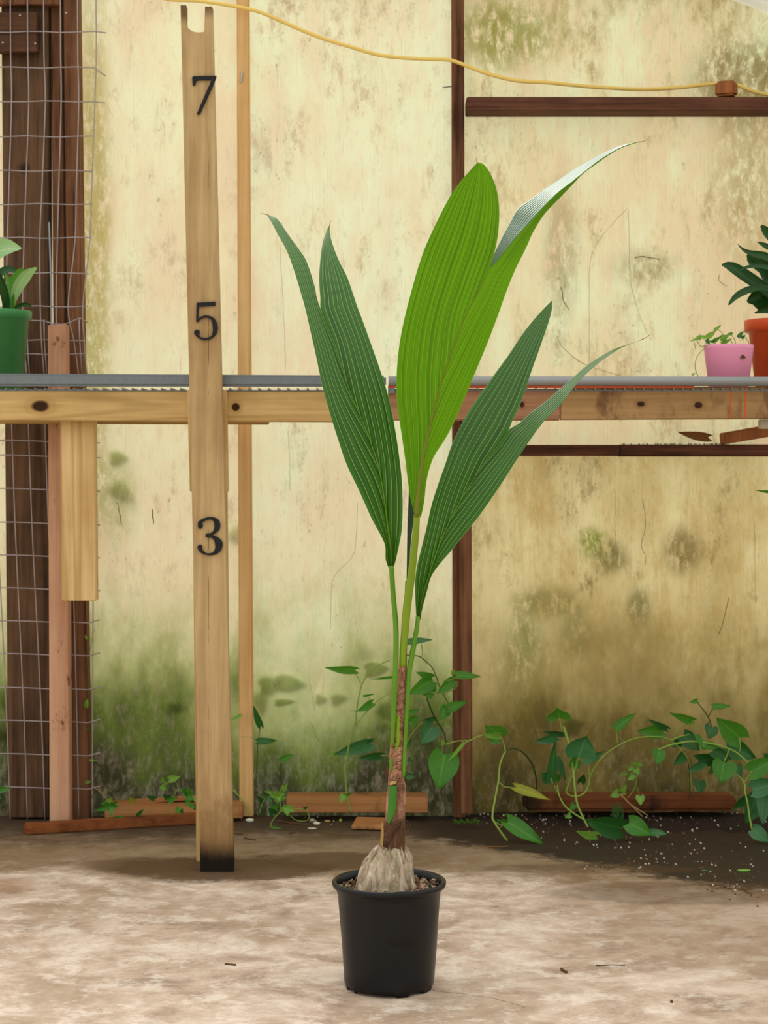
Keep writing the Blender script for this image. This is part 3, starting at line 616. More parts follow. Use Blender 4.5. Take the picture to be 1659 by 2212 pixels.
for i in range(14):
    for j in range(48): bm.faces.new((rings[i][j], rings[i][(j + 1) % 48], rings[i + 1][(j + 1) % 48], rings[i + 1][j]))
bmesh.ops.remove_doubles(bm, verts=bm.verts[:], dist=1e-5)
soil = put('soil', bm_mesh(bm, 'soil'), 'potmix', palm, smooth_=True)
bm = bmesh.new(); mats = []
for k in range(420):
    a = random.uniform(0, 6.28); r = .104 * math.sqrt(random.random()); s = random.uniform(.003, .009)
    nf = len(bm.faces); box_bm(bm, (PCX + r * math.cos(a), YP + r * math.sin(a), .203 + random.uniform(0, .006)), (s * random.uniform(.8, 2), s, s * .5), Euler([random.uniform(-1, 1), random.uniform(-1, 1), random.uniform(0, 6)]))
    mi = 2 if random.random() < .06 else (1 if random.random() < .3 else 0); bm.faces.ensure_lookup_table()
    for f in bm.faces[nf:]: f.material_index = mi
o = put('bark_chips', bm_mesh(bm, 'chips'), ['chip', 'chip2', 'teal'], palm, label='bark chips of the potting mix'); o['kind'] = 'stuff'
# husk: rows of (y, x left, x right)
rows = [(1936, 764, 899), (1922, 765, 897), (1908, 767, 893), (1893, 771, 891), (1878, 779, 890), (1862, 788, 889), (1848, 798, 886), (1838, 806, 881), (1831, 814, 876), (1828, 822, 870), (1832, 830, 864)]
bm = bmesh.new(); rings = []; seg = 96
rr = resample([(y, a, b) for y, a, b in rows], 34)
for i, (y, a, b) in enumerate(rr):
    c = P((a + b) / 2, y, YP - .004); r = (b - a) / 2 / SP; ring = []; t = i / 34
    for j in range(seg):
        an = 2 * math.pi * j / seg; d = Vector((math.cos(an), math.sin(an), 0))
        nz = mnoise.fractal(Vector((d.x * 2.2, d.y * 1.8, c.z * 16)), 1., 2., 3) * .12
        pleat = .075 * smooth((t - .3) / .5) * math.sin(15 * an + 3 * math.sin(3 * an)) + .035 * math.sin(5 * an + 1.1) + .02 * mnoise.noise(Vector((d.x * 9, d.y * 9, c.z * 8)))
        facet = .03 * math.cos(3 * an + .4)
        k = r * (1.03 + nz * (1 - .4 * t) + pleat + facet * .6)
        ring.append(bm.verts.new(c + Vector((d.x * k, d.y * k * .92, .004 * mnoise.noise(d * 5) * (t > .8)))))
    rings.append(ring)
for i in range(len(rings) - 1):
    for j in range(seg): bm.faces.new((rings[i][j], rings[i][(j + 1) % seg], rings[i + 1][(j + 1) % seg], rings[i + 1][j]))
bm.faces.new(rings[-1])
hk = put('coconut_husk', bm_mesh(bm, 'husk'), 'husk', palm, label='grey fibrous coconut husk', smooth_=True)
bm = bmesh.new(); random.seed(44); hc = P(845, 1836, YP - .004)
for k in range(30):
    a = 2 * math.pi * k / 30 + random.uniform(-.1, .1); r0 = random.uniform(.034, .040); r1 = random.uniform(.024, .029); zz = random.uniform(.004, .016); d = Vector((math.cos(a), math.sin(a) * .92, 0)); sw = Vector((-d.y, d.x, 0)) * random.uniform(-.006, .006)
    tube_bm(bm, [hc + d * (r0 + .002) + Vector((0, 0, -.022)), hc + d * r0 * .96 + sw * .5 + Vector((0, 0, -.006)), hc + d * r1 + sw + Vector((0, 0, zz))], [.0032, .0036, .0008], 5, .6)
o = put('husk_strands', bm_mesh(bm, 'strands'), 'husk', hk, smooth_=True); o['kind'] = 'stuff'
# stem sheath
srow = [(1840, 822, 874), (1813, 825, 873.5), (1768, 831, 875), (1740, 834, 876), (1711, 836, 877.5), (1690, 838, 875), (1678, 839, 871.5), (1621, 842.5, 872.5), (1560, 848, 876), (1508, 855, 877), (1460, 860, 878.5), (1418, 863, 879), (1390, 864.5, 880)]
sr = resample([(y, a, b) for y, a, b in srow], 70)
def stem_at(y):
    for (y0, a0, b0), (y1, a1, b1) in zip(sr, sr[1:]):
        if y1 <= y <= y0: f = (y0 - y) / max(1e-6, y0 - y1); return lerp(a0, a1, f), lerp(b0, b1, f)
    return (sr[0][1:] if y > sr[0][0] else sr[-1][1:])
bm = bmesh.new(); rings = []
for (y, a, b) in sr:
    c = P((a + b) / 2, y, YP); r = (b - a) / 2 / SP
    rings.append([bm.verts.new(c + Vector((math.cos(2 * math.pi * j / 28), math.sin(2 * math.pi * j / 28) * .9, 0)) * r * (1 + .05 * mnoise.noise(Vector((math.cos(2 * math.pi * j / 28) * 3, math.sin(2 * math.pi * j / 28) * 3, c.z * 40))))) for j in range(28)])
for i in range(len(rings) - 1):
    for j in range(28): bm.faces.new((rings[i][j], rings[i][(j + 1) % 28], rings[i + 1][(j + 1) % 28], rings[i + 1][j]))
bm.faces.new(rings[-1])
stem = put('stem', bm_mesh(bm, 'stem'), 'sheath', palm, label='brown fibrous sheathed stem', smooth_=True)
def stem_patch(name, rows, mat, off=.0015, lab=None):
    rows = resample(rows, 16); vs = []; n = 8
    for (y, a, b) in rows:
        L, Rr = stem_at(y); cx = (L + Rr) / 2; r = (Rr - L) / 2
        for j in range(n + 1):
            x = lerp(a, b, j / n); d = max(-1, min(1, (x - cx) / r)); bulge = .0022 * (1 - (2 * j / n - 1) ** 2)
            vs.append(tuple(P(x, y, YP - math.sqrt(max(0, 1 - d * d)) * r / SP * .9 - off - bulge)))
    fs = [(i * (n + 1) + j, i * (n + 1) + j + 1, (i + 1) * (n + 1) + j + 1, (i + 1) * (n + 1) + j) for i in range(16) for j in range(n)]
    me = bpy.data.meshes.new(name); me.from_pydata(vs, [], fs); return put(name, me, mat, stem, label=lab, smooth_=True)
stem_patch('cut_petiole', [(1781, 839, 840), (1768, 837, 848), (1745, 838, 855), (1712, 840, 857), (1697, 841, 857)], 'petiole_d', .003, 'green cut petiole base')
stem_patch('green_patch', [(1669, 842, 844), (1655, 840.5, 848), (1640, 841, 849), (1639, 842, 848)], 'petiole', .001, 'bare green patch')
stem_patch('cut_face', [(1696, 843, 846), (1693, 841, 855), (1687, 846, 857)], 'straw', .004, 'pale cut end')
stem_patch('bare_patch', [(1622, 852, 856), (1600, 854, 866), (1575, 855, 865), (1550, 856, 865), (1545, 858, 864)], 'petiole_y', .001, 'yellow-green bare patch between fibres')
# loose sheath flakes and fibres at the foot
def flake(name, px, Y, mat): 
    o = put(name, ribbon_mesh([p[:2] for p in px], [Y] * len(px), [p[2] for p in px], 10, .3), mat, stem, smooth_=True)
flake('sheath_flake', [(822, 1838, 8), (825, 1810, 7), (826, 1790, 5), (825, 1777, 3)], YP - .012, 'straw')
flake('sheath_flake', [(866, 1840, 16), (869, 1805, 12), (871, 1780, 7), (873, 1762, 2)], YP - .024, 'twig')
flake('sheath_flake', [(845, 1838, 18), (856, 1812, 16), (868, 1785, 5)], YP - .025, 'sheath')
flake('sheath_flake', [(838, 1680, 6), (835, 1664, 8), (837, 1652, 2)], YP, 'twig')
bm = bmesh.new(); random.seed(12)
for k in range(150):
    if k < 70: y = random.uniform(1775, 1838); span = random.uniform(.4, .9)
    else: y = random.uniform(1430, 1700); span = random.uniform(.2, .6)
    L, Rr = stem_at(y); cx = (L + Rr) / 2; r = (Rr - L) / 2; a0 = random.uniform(-1, 1 - span); sl = random.uniform(-14, 14); pts = []
    for j in range(5):
        d = max(-.98, min(.98, a0 + span * 2 * j / 4 - .2)); pts.append(P(cx + d * r, y + sl * j / 4, YP - math.sqrt(1 - d * d) * r / SP * .92 - .0022))
    tube_bm(bm, pts, .00045, 4)
for (x, y, dx, dy) in [(874, 1770, 14, 16), (874, 1778, 10, 22), (876, 1720, 8, -6), (848, 1512, -10, 10), (846, 1560, -6, -12), (842, 1640, -8, -10)]:
    tube_bm(bm, [P(x, y, YP - .01), P(x + dx * .6, y + dy * .3, YP - .012), P(x + dx, y + dy, YP - .014)], .0005, 4)
o = put('sheath_fibres', bm_mesh(bm, 'fibres'), 'twig', stem); o['kind'] = 'stuff'

def lobe(name, outer, inner, split, Yf, N, amp, mat, parent, nu=96, nt=110, g0=.3, lab=None, flip=False):
    """pleated half blade between an outer margin and the rachis / free inner margin (px outlines, base to tip)"""
    A, B = resample(outer, nt), resample(inner, nt); vs = []; uv = []
    for i in range(nt + 1):
        t = i / nt; g = lerp(g0, 1, smooth(t / split)) if split > 0 else 1.0
        wpx = math.dist(A[i], B[i]); sp = wpx / (N * max(g, .05)) * YP / F
        am = min(amp, .34 * sp)
        for j in range(nu + 1):
            u = j / nu; x, y = lerp(A[i][0], B[i][0], u), lerp(A[i][1], B[i][1], u); w = u * g
            ph = (w * N) % 1.0; tri = abs(ph - .5) * 2
            vs.append(tuple(P(x, y, Yf(x, y, u, t) + am * (tri - .5)))); uv.append((w, t))
    fs = [(i * (nu + 1) + j, i * (nu + 1) + j + 1, (i + 1) * (nu + 1) + j + 1, (i + 1) * (nu + 1) + j) for i in range(nt) for j in range(nu)]
    me = bpy.data.meshes.new(name); me.from_pydata(vs, [], fs); l = me.uv_layers.new(name='UVMap')
    for lp in me.loops: l.data[lp.index].uv = uv[lp.vertex_index]
    return put(name, me, mat, parent, label=lab, smooth_=True)
def rib(name, px, Yf, radii, mat, parent, seg=10, flat=1.0):
    q = resample([(x, y, r) for (x, y), r in zip(px, radii)], 48)
    return put(name, tube([P(x, y, Yf(x, y)) for x, y, r in q], [r * YP / F for x, y, r in q], seg, flat), mat, parent, smooth_=True)
def hair(px, Yf, parent):
    q = resample(px, 8); put('tip_thread', tube([P(x, y, Yf(x, y)) for x, y in q], [.0011 * (1 - .7 * i / 8) for i in range(9)], 5), 'deadleaf', parent)

# ---- left leaf (upper side towards us, arching away)
lfL = bpy.data.objects.new('leaf', None); COL.objects.link(lfL); lfL.parent = palm; lfL['label'] = 'dark green split leaf leaning left'
def YL(x, y, u=0., t=0.): 
    h = max(0, (1230 - y) / 760); return YP + .012 + .03 * h + .36 * h ** 3.0 + .030 * u * (1 - h * .6) - .0
rach = [(845.5, 1229), (843.4, 1181), (837.4, 1135.6), (829.9, 1075), (817.8, 1009), (799.7, 951.8), (781.6, 906.6), (760.6, 858), (740, 800), (723, 743), (708.8, 709), (693, 668)]
outL = [(840.4, 1229), (833, 1208), (832, 1179), (821, 1153.7), (802.8, 1120.6), (775.6, 1060), (748.5, 1003), (730, 949), (712, 891.5), (695.8, 831), (682, 766), (671, 717), (658, 661), (639, 596), (621, 545), (600, 506), (588, 483), (576.2, 463.4)]
inL = rach + [(684.7, 644), (680, 620), (670, 586), (659.4, 558.6), (643.7, 535.7), (624.4, 509), (607.5, 484), (596.7, 470.6), (578, 463)]
lobe('blade', outL, inL, .72, YL, 8, .0056, 'leaf_dark', lfL, lab='left lobe of the blade')
outR = [(851, 1226), (861.5, 1181), (868, 1144.7), (870, 1102.5), (869, 1051), (864.5, 1003), (857, 948.8), (848, 897.5), (836, 846), (820.8, 798), (799, 735.8), (783.5, 692.5), (771.5, 661), (761.8, 632), (749.8, 598), (733, 564.7), (722, 538), (713.5, 509), (711.7, 487.5)]
inR = rach + [(692, 645), (690, 620), (689.5, 593.6), (692, 560), (696.7, 526), (704, 502), (711, 487.5)]
lobe('blade', outR, inR, .74, YL, 8, .0056, 'leaf_dark', lfL, lab='right lobe of the blade')
rib('midrib', rach, lambda x, y: YL(x, y, 1.0) - .004, [4.2, 3.4, 2.6, 2.0, 1.6, 1.3, 1.1, .9, .8, .7, .6, .5], 'petiole', lfL)
rib('petiole', [(845.7, 1222), (849, 1280), (854, 1337), (855.5, 1380), (854.5, 1440), (853, 1486), (850, 1550), (848, 1610)], lambda x, y: YP + .01 - .026 * smooth((y - 1230) / 250), [5.5, 5.4, 5.6, 5.8, 5.6, 5.6, 5.0, 3], 'petiole', lfL)
hair([(577, 463.5), (570, 462), (563, 460)], YL, lfL); hair([(711.7, 489), (713, 481), (717, 475)], YL, lfL)
# ---- right leaf
lfR = bpy.data.objects.new('leaf', None); COL.objects.link(lfR); lfR.parent = palm; lfR['label'] = 'dark green split leaf leaning right'
def YRf(x, y, u=0., t=0.):
    h = max(0, (1340 - y) / 690); return YP + .0 + .04 * h + .28 * h ** 2.4 + .026 * u * (1 - h * .6)
rach = [(905, 1338), (914, 1287), (925, 1247.6), (939.6, 1204), (954, 1164), (975.7, 1117), (1001, 1070), (1026, 1030.6), (1048, 998), (1077, 962), (1098.7, 929)]
outL = [(899.8, 1338), (897, 1291), (897, 1251), (901.6, 1218.7), (910.6, 1182.5), (921.5, 1139), (932, 1092), (946.8, 1045), (961, 1005), (975.7, 961.9), (993.8, 922), (1019, 878.7), (1044.4, 842.5), (1069.8, 806), (1098.7, 766.6), (1127.6, 723), (1153, 690.6), (1174.6, 667), (1192.7, 649)]
inL = rach + [(1106, 911), (1120, 882), (1134.9, 842.5), (1149, 799), (1162, 763), (1174.6, 726.8), (1185.5, 694), (1192, 669), (1193, 649)]
lobe('blade', outL, inL, .6, YRf, 8, .0056, 'leaf_dark', lfR, lab='upper lobe of the blade')
outR = [(907.7, 1340), (912, 1316), (921.5, 1280), (930.5, 1247.6), (946.8, 1222), (972, 1193), (1001, 1157), (1030, 1121), (1058.9, 1081), (1087.8, 1037.8), (1113, 998), (1142, 954.7), (1171, 915), (1196, 889.5), (1221.7, 860.6), (1250.6, 824), (1279.5, 795.5), (1308, 773.8), (1341, 752), (1384, 735)]
inR = rach + [(1120, 915), (1149, 889.5), (1178, 868), (1207, 842.5), (1236, 817), (1265, 792), (1294, 772), (1326.5, 754), (1359, 743), (1384, 734.5)]
lobe('blade', outR, inR, .58, YRf, 8, .0054, 'leaf_dark', lfR, lab='lower lobe of the blade')
rib('midrib', rach, lambda x, y: YRf(x, y, 1.0) - .004, [3.2, 2.6, 2.1, 1.8, 1.5, 1.3, 1.1, .9, .8, .7, .5], 'petiole', lfR)
rib('petiole', [(902.5, 1332), (901, 1352), (889.5, 1418), (884, 1450), (880.5, 1504), (875.5, 1594), (872.5, 1660), (872, 1680)], lambda x, y: YP + .0 - .012 * smooth((y - 1340) / 200), [4.5, 4.8, 6, 5.5, 4.6, 4.2, 3.6, 2], 'petiole', lfR)
hair([(1382, 735), (1392, 731), (1404, 723)], YRf, lfR)
# ---- middle leaf (underside towards us)
lfM = bpy.data.objects.new('leaf', None); COL.objects.link(lfM); lfM.parent = palm; lfM['label'] = 'bright lime split leaf at the centre, lit through'
def YMf(x, y, u=0., t=0.):
    h = max(0, (1115 - y) / 770); return YP - .02 - .10 * h + .07 * h * h - .022 * u * (1 - .5 * h)
rach = [(900, 1117), (903.7, 1069), (909.7, 1018), (917, 973), (929, 921.6), (941, 871), (955.7, 817), (973.8, 766.5), (995.5, 705), (1013.6, 665), (1035, 625.5), (1055, 582)]
outL = [(895.5, 1117), (894.7, 1110), (887, 1078), (881, 1039), (876.6, 1003), (869, 948.8), (863, 909.6), (858, 870), (856.4, 820), (860, 766.5), (867, 719.5), (878, 669), (890.6, 622), (903, 578.5), (919.6, 531.5), (941, 484.5), (963, 441), (984.7, 405), (1010, 374), (1031.7, 350.6)]
inL = rach + [(1066, 553), (1073, 524), (1077, 495), (1078.7, 462.7), (1077, 433.8), (1071.5, 405), (1060.6, 377.8), (1046, 356), (1033, 350.8)]
lobe('blade', outL, inL, .72, YMf, 14, .0046, 'leaf_lime', lfM, nu=112, lab='broad left lobe, bright lime')
fold = [(1075, 562), (1107.6, 520.6), (1140, 484.4), (1172.7, 448), (1205, 415.7), (1237.8, 390.4), (1266.8, 367), (1303, 340), (1346, 316), (1379, 307.5)]
outR = [(905.5, 1121), (909.7, 1114.5), (916.7, 1081), (920, 1048), (926, 1018), (938, 985), (959.5, 951.8), (980.6, 912.6), (1007.7, 849), (1034.8, 785), (1053, 741), (1075, 683), (1096.8, 622), (1114.9, 578.5), (1136.6, 535), (1151, 502.5), (1176, 462.7), (1205, 432), (1237.8, 397.6), (1261, 374), (1288.5, 354), (1313.8, 336), (1346, 318), (1379, 307.8)]
def YMr(x, y, u=0., t=0.): return YMf(x, y, u * (1 - smooth((t - .5) / .3)), t) + .10 * smooth((x - 1040) / 340)
lobe('blade', outR, rach + fold, .62, YMr, 14, .004, 'leaf_lime', lfM, lab='narrow right lobe, underside')
up = [(1055, 582), (1064, 556), (1086, 510), (1104, 477), (1120, 450), (1147, 430), (1176, 408.5), (1209, 386.8), (1241, 365), (1277.6, 343.4), (1313.8, 325), (1346, 312.7), (1379, 307)]
fo = [(1055, 582)] + fold
def YMs(x, y, u=0., t=0.): return YMf(x, y, 0, 1) + .10 * smooth((x - 1040) / 340) + .055 * (1 - u) * math.sin(math.pi * min(1, t * 1.02))
lobe('blade', up, fo, 0, YMs, 9, .0034, 'leaf_silver', lfM, nu=56, lab='silvery folded edge of the right lobe')
rib('midrib', rach, lambda x, y: YMf(x, y, 1.0) - .001, [6, 5, 4.2, 3.4, 2.7, 2.2, 1.8, 1.5, 1.3, 1.1, .9, .7], 'petiole_m', lfM)
rib('petiole', [(900.5, 1112), (897.5, 1157), (888, 1247), (879.6, 1307), (873.2, 1380), (870.5, 1410), (870, 1440)], lambda x, y: lerp(YP - .042, YP - .006, smooth((y - 1110) / 280)), [6.6, 7.4, 8.3, 8.8, 8.0, 7.4, 6], 'petiole_y', lfM, 12)
hair([(1031.7, 352), (1029, 346), (1030, 340)], YMf, lfM); hair([(1379, 307), (1388, 306), (1397, 302)], YMr, lfM)
# ---- folded young spear behind
lfS = bpy.data.objects.new('leaf', None); COL.objects.link(lfS); lfS.parent = palm; lfS['label'] = 'narrow dark folded leaf behind the centre petiole'
lobe('blade', [(878, 1262), (879, 1200), (880, 1140), (882, 1090), (884, 1040), (888, 1000)], [(880, 1262), (886, 1190), (890, 1150), (896, 1105), (900, 1060), (890, 1000)], 0, lambda x, y, u, t: YP + .02, 4, .002, 'leaf_fold', lfS, 32, 40)
put('petiole', tube([P(879, 1255, YP + .02), P(876, 1320, YP + .012), P(872, 1395, YP + .004)], .0035, 8), 'petiole_d', lfS, smooth_=True)

# ------------------------------------------------------------------ bench pots
def tz(py, Y): return H - (py - YH) * Y / F
def pot_on(name, label, cx, Y, rt, rb, ztop, rimh, rimo, mat, soilm=True, zb=1.2965):
    root = empty(name, label, 'potted plant'); c = P(cx, 0, Y); h = ztop - zb
    pr = [(rb * .9, 0), (rb, .003), (lerp(rb, rt - rimo, (h - rimh) / h), h - rimh)] + ([(rt, h - rimh + .001), (rt + .001, h - .003)] if rimo > 0 else []) + [(rt, h), (rt - .004, h), (rt - .006 - rimo, h - rimh - .01), (rb * .9, .01), (0, .01)]
    lathe_obj('pot', pr, mat, root, 48, (c.x, Y, zb), caps=(False, False))
    if soilm: lathe_obj('soil', [(rt - rimo - .004, h - .02), (rt * .5, h - .014), (0.001, h - .012)], 'soil', root, 24, (c.x, Y, zb), caps=(False, True))
    return root
gp = pot_on('potted_plant', 'broad strap-leaved plant in a green pot at the left bench end', -8, 5.10, .0985, .074, tz(672, 5.1), .024, .006, 'pot_green')
def strap(root, px, Y, w, mat, roll=0., cup=.18): put('leaf', ribbon_mesh(px, Y, w, 18, cup, roll), mat, root, smooth_=True)
strap(gp, [(-20, 690), (-26, 640), (-34, 590), (-16, 553), (14, 538), (46, 537)], [5.1, 5.08, 5.06, 5.03, 5.0, 4.98], [14, 30, 46, 54, 44, 4], 'strap_l', R(20))
strap(gp, [(24, 690), (27, 655), (38, 620), (58, 592), (79, 578)], [5.08, 5.07, 5.05, 5.03, 5.0], [7, 12, 24, 24, 5], 'strap_l', R(-30))
strap(gp, [(16, 690), (15, 650), (4, 612), (-18, 575), (-40, 560)], [5.06, 5.05, 5.03, 5.0, 4.98], [18, 22, 24, 24, 4], 'strap_d', R(25))
strap(gp, [(25, 690), (25, 650), (21, 615), (12, 590)], [5.07, 5.06, 5.06, 5.06], [8, 14, 14, 3], 'strap')
strap(gp, [(-30, 690), (-25, 640), (-5, 600), (20, 584), (36, 590)], [5.13, 5.13, 5.13, 5.13, 5.13], [12, 18, 26, 24, 4], 'strap_d', R(40))
strap(gp, [(5, 690), (14, 640), (28, 605), (45, 585), (56, 584)], [5.12, 5.12, 5.12, 5.12, 5.12], [10, 14, 20, 18, 3], 'strap', R(-40))
strap(gp, [(20, 690), (30, 668), (48, 659), (60, 659), (68, 662)], [5.12, 5.12, 5.12, 5.12, 5.12], [4, 6, 9, 8, 2], 'strap_d', R(10))
strap(gp, [(-14, 690), (-20, 640), (-44, 600), (-70, 590)], [5.12, 5.13, 5.14, 5.15], [12, 18, 24, 4], 'strap')
pp = pot_on('potted_plant', 'small trailing seedlings in a pink pot on the right bench', 1574, 5.02, .0695, .054, tz(746, 5.02), .01, 0, 'pot_pink')
def herb(px, Y, w, tx, ty, mat='vine_l', roll=0.): put('leaf', leaf_mesh(P(*px, Y), P(tx, ty, Y - .01), w * Y / F, roll, .15, .1, .05, 6, 4), mat, pp, smooth_=True)
for a in [((1525, 730), 13, 1547, 714, 'vine_l'), ((1543, 714), 8, 1558, 702, 'vine_l'), ((1523, 729), 9, 1504, 727, 'vine_l'), ((1509, 731), 6, 1491, 737, 'vine_l'), ((1512, 734), 5, 1511, 721, 'vine_l'), ((1540, 738), 9, 1558, 727, 'vine'), ((1558, 737), 10, 1581, 717, 'vine_l'), ((1574, 722), 7, 1584, 719, 'vine'), ((1558, 742), 10, 1581, 732, 'vine_l'), ((1544, 738), 7, 1530, 737, 'vine'), ((1556, 730), 10, 1570, 724, 'vine_l'), ((1594, 729), 9, 1607, 715, 'vine_b'), ((1602, 731), 7, 1610, 723, 'vine_b'), ((1526, 733), 8, 1534, 745, 'vine_d'), ((1495, 810), 5, 1502, 806, 'vine_l')]:
    herb(a[0], 5.0, a[1], a[2], a[3], a[4], random.uniform(-.5, .5))
bm = bmesh.new()
for pts in [[(1549, 710), (1562, 723), (1570, 750)], [(1522, 731), (1527, 742), (1535, 752)], [(1505, 733), (1511, 746), (1520, 748), (1524, 740)], [(1580, 722), (1588, 737), (1590, 752)], [(1608, 727), (1617, 738), (1618, 750)], [(1544, 736), (1547, 752)], [(1563, 742), (1563, 754)], [(1576, 730), (1582, 742), (1584, 754)], [(1519, 755), (1508, 767), (1502, 782), (1502, 797), (1508, 813)], [(1519, 755), (1526, 746)], [(1500, 740), (1502, 754)]]:
    tube_bm(bm, [P(x, y, 5.0 if y < 752 else 4.99) for x, y in resample(pts, 10)], .0011, 5)
put('stems', bm_mesh(bm, 'stems'), 'vine_stem', pp, smooth_=True)
o = put('leaf_scrap', ribbon_mesh([(1597, 764), (1603, 771), (1611, 772)], [4.963, 4.958, 4.963], [2, 9, 2], 8), 'twig', pp)
op = pot_on('potted_plant', 'glossy dark strap-leaved plant in an orange pot at the right bench end', 1698, 5.20, .118, .086, tz(692, 5.2), .034, .008, 'pot_orange')
for px, d, w, mt, rl in [
    ([(1690, 700), (1672, 650), (1650, 625), (1610, 598), (1578, 577), (1559, 572)], 5.12, [10, 20, 26, 30, 24, 4], 'strap_d', -.3), ([(1700, 690), (1682, 640), (1655, 624), (1622, 626), (1592, 640), (1574, 659)], 5.08, [8, 12, 18, 18, 15, 4], 'strap_d', -.5),
    ([(1700, 640), (1680, 575), (1655, 556), (1630, 550), (1610, 543), (1598, 533), (1593, 526)], 5.10, [8, 20, 20, 16, 9, 4, 1], 'strap_d', -.3), ([(1705, 650), (1685, 600), (1650, 575), (1624, 558), (1614, 550)], 5.16, [10, 34, 34, 26, 4], 'strap_d', .2),
    ([(1705, 660), (1688, 600), (1655, 579), (1625, 576), (1597, 583)], 5.06, [10, 18, 14, 12, 2], 'strap_d', -.6), ([(1705, 640), (1690, 560), (1672, 520), (1654, 498), (1644, 487)], 5.14, [8, 22, 22, 18, 5], 'strap_d', .2),
    ([(1705, 650), (1690, 570), (1668, 540), (1650, 530), (1637, 523)], 5.12, [8, 16, 14, 12, 2], 'strap_d', -.2), ([(1700, 700), (1685, 655), (1655, 638), (1630, 645), (1614, 652)], 5.14, [8, 30, 38, 32, 6], 'strap_d', .1), ([(1700, 700), (1690, 672), (1660, 668), (1630, 676)], 5.1, [8, 20, 18, 3], 'strap_d', .3),
    ([(1700, 700), (1690, 640), (1664, 600), (1640, 585)], 5.2, [10, 40, 44, 6], 'strap_d', 0), ([(1700, 700), (1705, 620), (1730, 560), (1760, 540)], 5.2, [10, 30, 30, 4], 'strap_d', 0), ([(1710, 700), (1740, 640), (1780, 620)], 5.16, [10, 30, 4], 'strap_d', .2), ([(1700, 700), (1680, 660), (1650, 655), (1620, 648)], 5.2, [10, 34, 40, 6], 'strap_d', .2)]:
    strap(op, px, [d] * len(px), w, mt, rl)
o = put('vine_tip', leaf_mesh(P(1720, 1062, 5.0), P(1632, 1062, 4.98), .028, R(60), .1, .05, .05), 'vine', label='green leaf tip poking in at the right edge below the bench', cat='leaf', smooth_=True)

# ------------------------------------------------------------------ vines and weeds
def vine(name, label, stems, leaves, cat_='vine', group=None):
    root = empty(name, label, cat_, group)
    for pts, Y, r, mt in stems:
        k = len(pts); Ys = Y if isinstance(Y, (list, tuple)) else [Y] * k
        if len(Ys) == 2 and k != 2: Ys = [lerp(Ys[0], Ys[1], i / (k - 1)) for i in range(k)]
        q = resample([(x, y, d) for (x, y), d in zip(pts, Ys)], max(10, k * 4))
        put('stem', tube([P(*c) for c in q], [r * (1 - .35 * i / len(q)) for i in range(len(q))], 6), mt, root, smooth_=True)
    for L in leaves:
        (bx, by), (tx, ty), w, mt = L[:4]; Y = L[4] if len(L) > 4 else 5.4; roll = L[5] if len(L) > 5 else 0.; dY = L[6] if len(L) > 6 else -.02
        put('leaf', leaf_mesh(P(bx, by, Y), P(tx, ty, Y + dY), 1.12 * w * Y / F / max(.35, math.cos(roll)), roll, .14, .08), mt, root, smooth_=True)
    return root
vine('climbing_vine', 'looping vine with a yellowing leaf in front of the middle stud', [
    ([(1096, 1817), (1067, 1775), (1064, 1758), (1071, 1717), (1077, 1684), (1079, 1657), (1085, 1636), (1092, 1623)], [5.22, 5.33], .0035, 'vine_stem'),
    ([(1092, 1623), (1106, 1616), (1123, 1621), (1140, 1636), (1152, 1657), (1158, 1681), (1159, 1706), (1158, 1752)], [5.33, 5.52], .003, 'vine_stem_d'),
    ([(1092, 1623), (1087, 1603), (1081, 1590)], 5.33, .0022, 'vine_stem'), ([(1046, 1588), (1030, 1592), (1014, 1600), (987, 1601), (961, 1608), (955, 1600)], [5.30, 5.28], .0022, 'vine_stem'), ([(1014, 1600), (1000, 1607)], 5.29, .002, 'vine_stem'),
    ([(1078, 1689), (1088, 1699), (1102, 1701), (1118, 1702)], 5.3, .002, 'vine_stem'), ([(1069, 1775), (1082, 1782), (1100, 1786)], 5.24, .0022, 'vine_stem')],
    [((1082, 1590), (1048, 1566), 40, 'vine', 5.31, .3), ((1080, 1588), (1046, 1588), 16, 'vine_l', 5.295, .5), ((961, 1630), (946, 1706), 60, 'vine', 5.26, .1), ((1001, 1605), (967, 1647), 8, 'vine_l', 5.25, .6), ((958, 1608), (954, 1598), 9, 'vine_l', 5.27),
     ((1116, 1702), (1189, 1727), 17, 'vine_y', 5.28, .5), ((1098, 1776), (1176, 1824), 30, 'vine', 5.2, .5), ((1100, 1774), (1070, 1771), 8, 'vine', 5.23, .5)])
